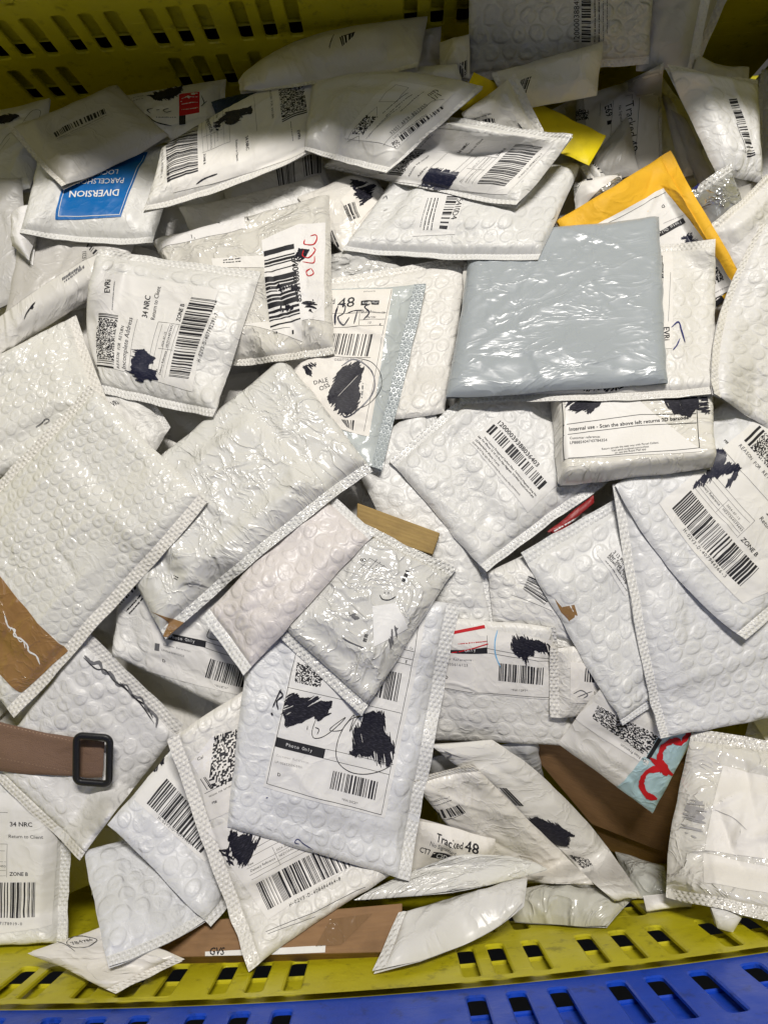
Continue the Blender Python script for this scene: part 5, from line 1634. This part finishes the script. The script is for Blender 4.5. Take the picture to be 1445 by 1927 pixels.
bubble('long white bubble mailer lying below the 34 NRC Address mailer', [(738, 345), (1091, 310), (1014, 490), (643, 476)],
       cO.on([('lab', [(640, 620), (850, 620), (792, 832), (578, 842)], [('bar', [(808, 640), (752, 806), (712, 802), (752, 640)], 50), ('txt', [(805, 655), (770, 760)], '5410D4', {}), ('dash', [(690, 650), (650, 810)], 1.6, 'k'), ('dash', [(672, 650), (632, 810)], 1.4, 'k'), ('dash', [(705, 650), (670, 810)], 1.4, 'k'), ('dash', [(655, 650), (615, 800)], 1.0)], 'paper_white', 'barcode_label'),
              ('pen', [(430, 655), (445, 640), (452, 655)], .8, 'g'), ('pen', [(430, 715), (455, 705)], .8, 'g')]), seams={2: 8}, T=.022, mids={2: (830, 487)})
qb15 = cO((403, 530), (612, 314), (1212, 370), (1003, 590))
bubble('bubble mailer with 34 NRC label and square black scribble at the top centre', [(738, 204), (1079, 257), (972, 393), (610, 316)],
       [('lab', cO((380, 545), (625, 290), (1290, 370), (1055, 630)), on_quad(qb15, return_label('H-02V3-D-407892116-7', 'Address')) +
         cO.on([('blob', [(672, 498), (740, 512), (808, 525), (795, 560), (755, 600), (700, 605), (615, 585), (635, 545)], 'n', .16)]))], seams={0: 8, 2: 6}, T=.014, poke=.03, mat='bubble_film_faint')
poly('white plastic mailer with a tilted courier label crossed by the shadow edge', [(588, 164), (908, 167), (727, 327), (572, 284)],
     cO.on([('lab', [(235, 345), (480, 60), (790, 120), (500, 400)], [
         ('bar', [(508, 338), (725, 185), (742, 208), (525, 362)], 80), ('txt', [(482, 352), (655, 232)], 'LACT 81674691610720704', {'s': 'm'}), ('txt', [(470, 330), (660, 180)], '32051 AF59-8017X55', {'s': 'm', 'h': 1.2}), ('txt', [(690, 160), (735, 128)], '1/1', {}), ('txt', [(665, 138), (712, 108)], '(1IT)', {'s': 'b'}),
         ('ln', [(252, 352), (400, 190), (400, 235)], .3), ('ln', [(410, 165), (495, 78), (560, 92), (500, 165), (410, 165)], .3), ('ln', [(430, 385), (680, 160), (740, 150)], .3), ('code', [(275, 325), (345, 232), (405, 240), (330, 330)], 20, 12),
         ('dash', [(430, 225), (560, 120)], 1.2), ('dash', [(445, 240), (580, 130)], 1.2), ('dash', [(400, 290), (520, 190)], 1.0), ('dash', [(520, 215), (640, 115)], 1.0), ('dash', [(360, 340), (430, 260)], 1.0, 'f'), ('ln', [(345, 350), (470, 235)], .3),
         ('code', [(470, 372), (500, 352), (520, 375), (490, 395)], 7, 7), ('ln', [(250, 365), (310, 335), (312, 370)], .3)], 'paper_clean')]),
     mids={0: (735, 137)}, seams={2: 7, 1: 4}, T=.02, poke=.02)
bubble('tall bubble mailer with a sealed left edge at the right margin', [(1428, 425), (1610, 440), (1610, 905), (1340, 742)], seams={3: 8}, mids={3: (1352, 600)}, mat='bubble_film_cool', T=.012)

# ------------------------------------------------------------------ the strap and its buckle
strap = Sheet('belt', 'belt', 'brown cloth belt end with a black buckle lying on a bubble mailer', [(-70, 1340), (199, 1396), (190, 1463), (-70, 1440)], mat='brown_canvas', kind='flat', T=.0024, goods=False, mids={2: (70, 1458), 0: (70, 1376)}, curl=0, sag=.4)
strap.body.name = 'strap'


def stitches(a, b, n):
    out = []
    p = spline([a, ((a[0] + b[0]) / 2, (a[1] + b[1]) / 2), b], n)
    for i in range(0, len(p) - 1, 2):
        out.append(('ln', [tuple(p[i]), tuple(p[i] + (p[i + 1] - p[i]) * .8)], .8, 't'))
    return out


INK['t'] = 'thread'
draw(strap, stitches((0, 1364), (150, 1398), 22) + stitches((0, 1427), (135, 1453), 20), strap.root)
for o in strap.root.children:
    if o.name.startswith('ruled_line'):
        o.name = 'stitching'


def buckle(root):
    q = np.array([(146, 1377), (222, 1383), (204, 1483), (130, 1474)], float)
    pl = rest_plane(q, {}, None, 0.001)
    C3 = [at(x, y, 1 / (pl(x, y) + .0055 * pl(x, y) ** 2)) for x, y in q]
    W = np.linalg.norm(C3[1] - C3[0]); H = np.linalg.norm(C3[3] - C3[0])
    eu = (C3[1] - C3[0]) / W; ev = (C3[3] - C3[0]); ev -= eu * (ev @ eu); ev /= np.linalg.norm(ev)
    n = np.cross(eu, ev)
    if n @ (CAM_LOC - C3[0]) < 0:
        n = -n
    ctr = sum(C3) / 4
    bar = .0070
    ring = rrect(-W / 2 + bar / 2, W / 2 - bar / 2, -H / 2 + bar / 2, H / 2 - bar / 2, .0062, 7)
    prof = [(math.cos(a) * bar / 2, math.sin(a) * .0026) for a in np.linspace(0, 2 * math.pi, 14, endpoint=False)]
    prof = [(np.sign(x) * (abs(x) / (bar / 2)) ** .7 * bar / 2, np.sign(z) * (abs(z) / .0026) ** .7 * .0026) for x, z in prof]
    N, K = len(ring), len(prof)
    V, Fc = [], []
    for i, (x, y) in enumerate(ring):
        a, b = ring[i - 1], ring[(i + 1) % N]
        t = np.array([b[0] - a[0], b[1] - a[1]]); t /= np.linalg.norm(t)
        o = np.array([t[1], -t[0]])
        for px_, pz in prof:
            p = np.array([x, y]) + o * px_
            V.append(ctr + eu * p[0] + ev * p[1] + n * (pz + .001))
    for i in range(N):
        for k in range(K):
            Fc.append((i * K + k, ((i + 1) % N) * K + k, ((i + 1) % N) * K + (k + 1) % K, i * K + (k + 1) % K))
    o = mesh_obj('buckle', V, Fc, 'black_plastic', root)
    bm = bmesh.new(); bm.from_mesh(o.data); bmesh.ops.recalc_face_normals(bm, faces=bm.faces); bm.to_mesh(o.data); bm.free()
    # the stitched-looking groove dots round the frame
    V, Fc = [], []
    ring2 = rrect(-W / 2 + bar * .32, W / 2 - bar * .32, -H / 2 + bar * .32, H / 2 - bar * .32, .006, 7)
    P = np.array(ring2 + ring2[:1]); seg = np.linalg.norm(np.diff(P, axis=0), axis=1); tot = np.concatenate([[0], np.cumsum(seg)])
    for d in np.arange(0, tot[-1], .0034):
        i = min(len(seg) - 1, np.searchsorted(tot, d, 'right') - 1)
        c = P[i] + (P[i + 1] - P[i]) * (d - tot[i]) / max(seg[i], 1e-9)
        b0 = len(V)
        for a in range(6):
            V.append(ctr + eu * (c[0] + .0007 * math.cos(a * 1.0472)) + ev * (c[1] + .0007 * math.sin(a * 1.0472)) + n * .0034)
        V.append(ctr + eu * c[0] + ev * c[1] + n * .0042)
        Fc += [(b0 + a, b0 + (a + 1) % 6, b0 + 6) for a in range(6)]
    mesh_obj('frame_stud', V, Fc, 'black_plastic', o)


buckle(strap.root)
print('parcels', COUNT[0], 'objects', len(scene.objects), 'verts', sum(len(o.data.vertices) for o in scene.objects if o.type == 'MESH'))
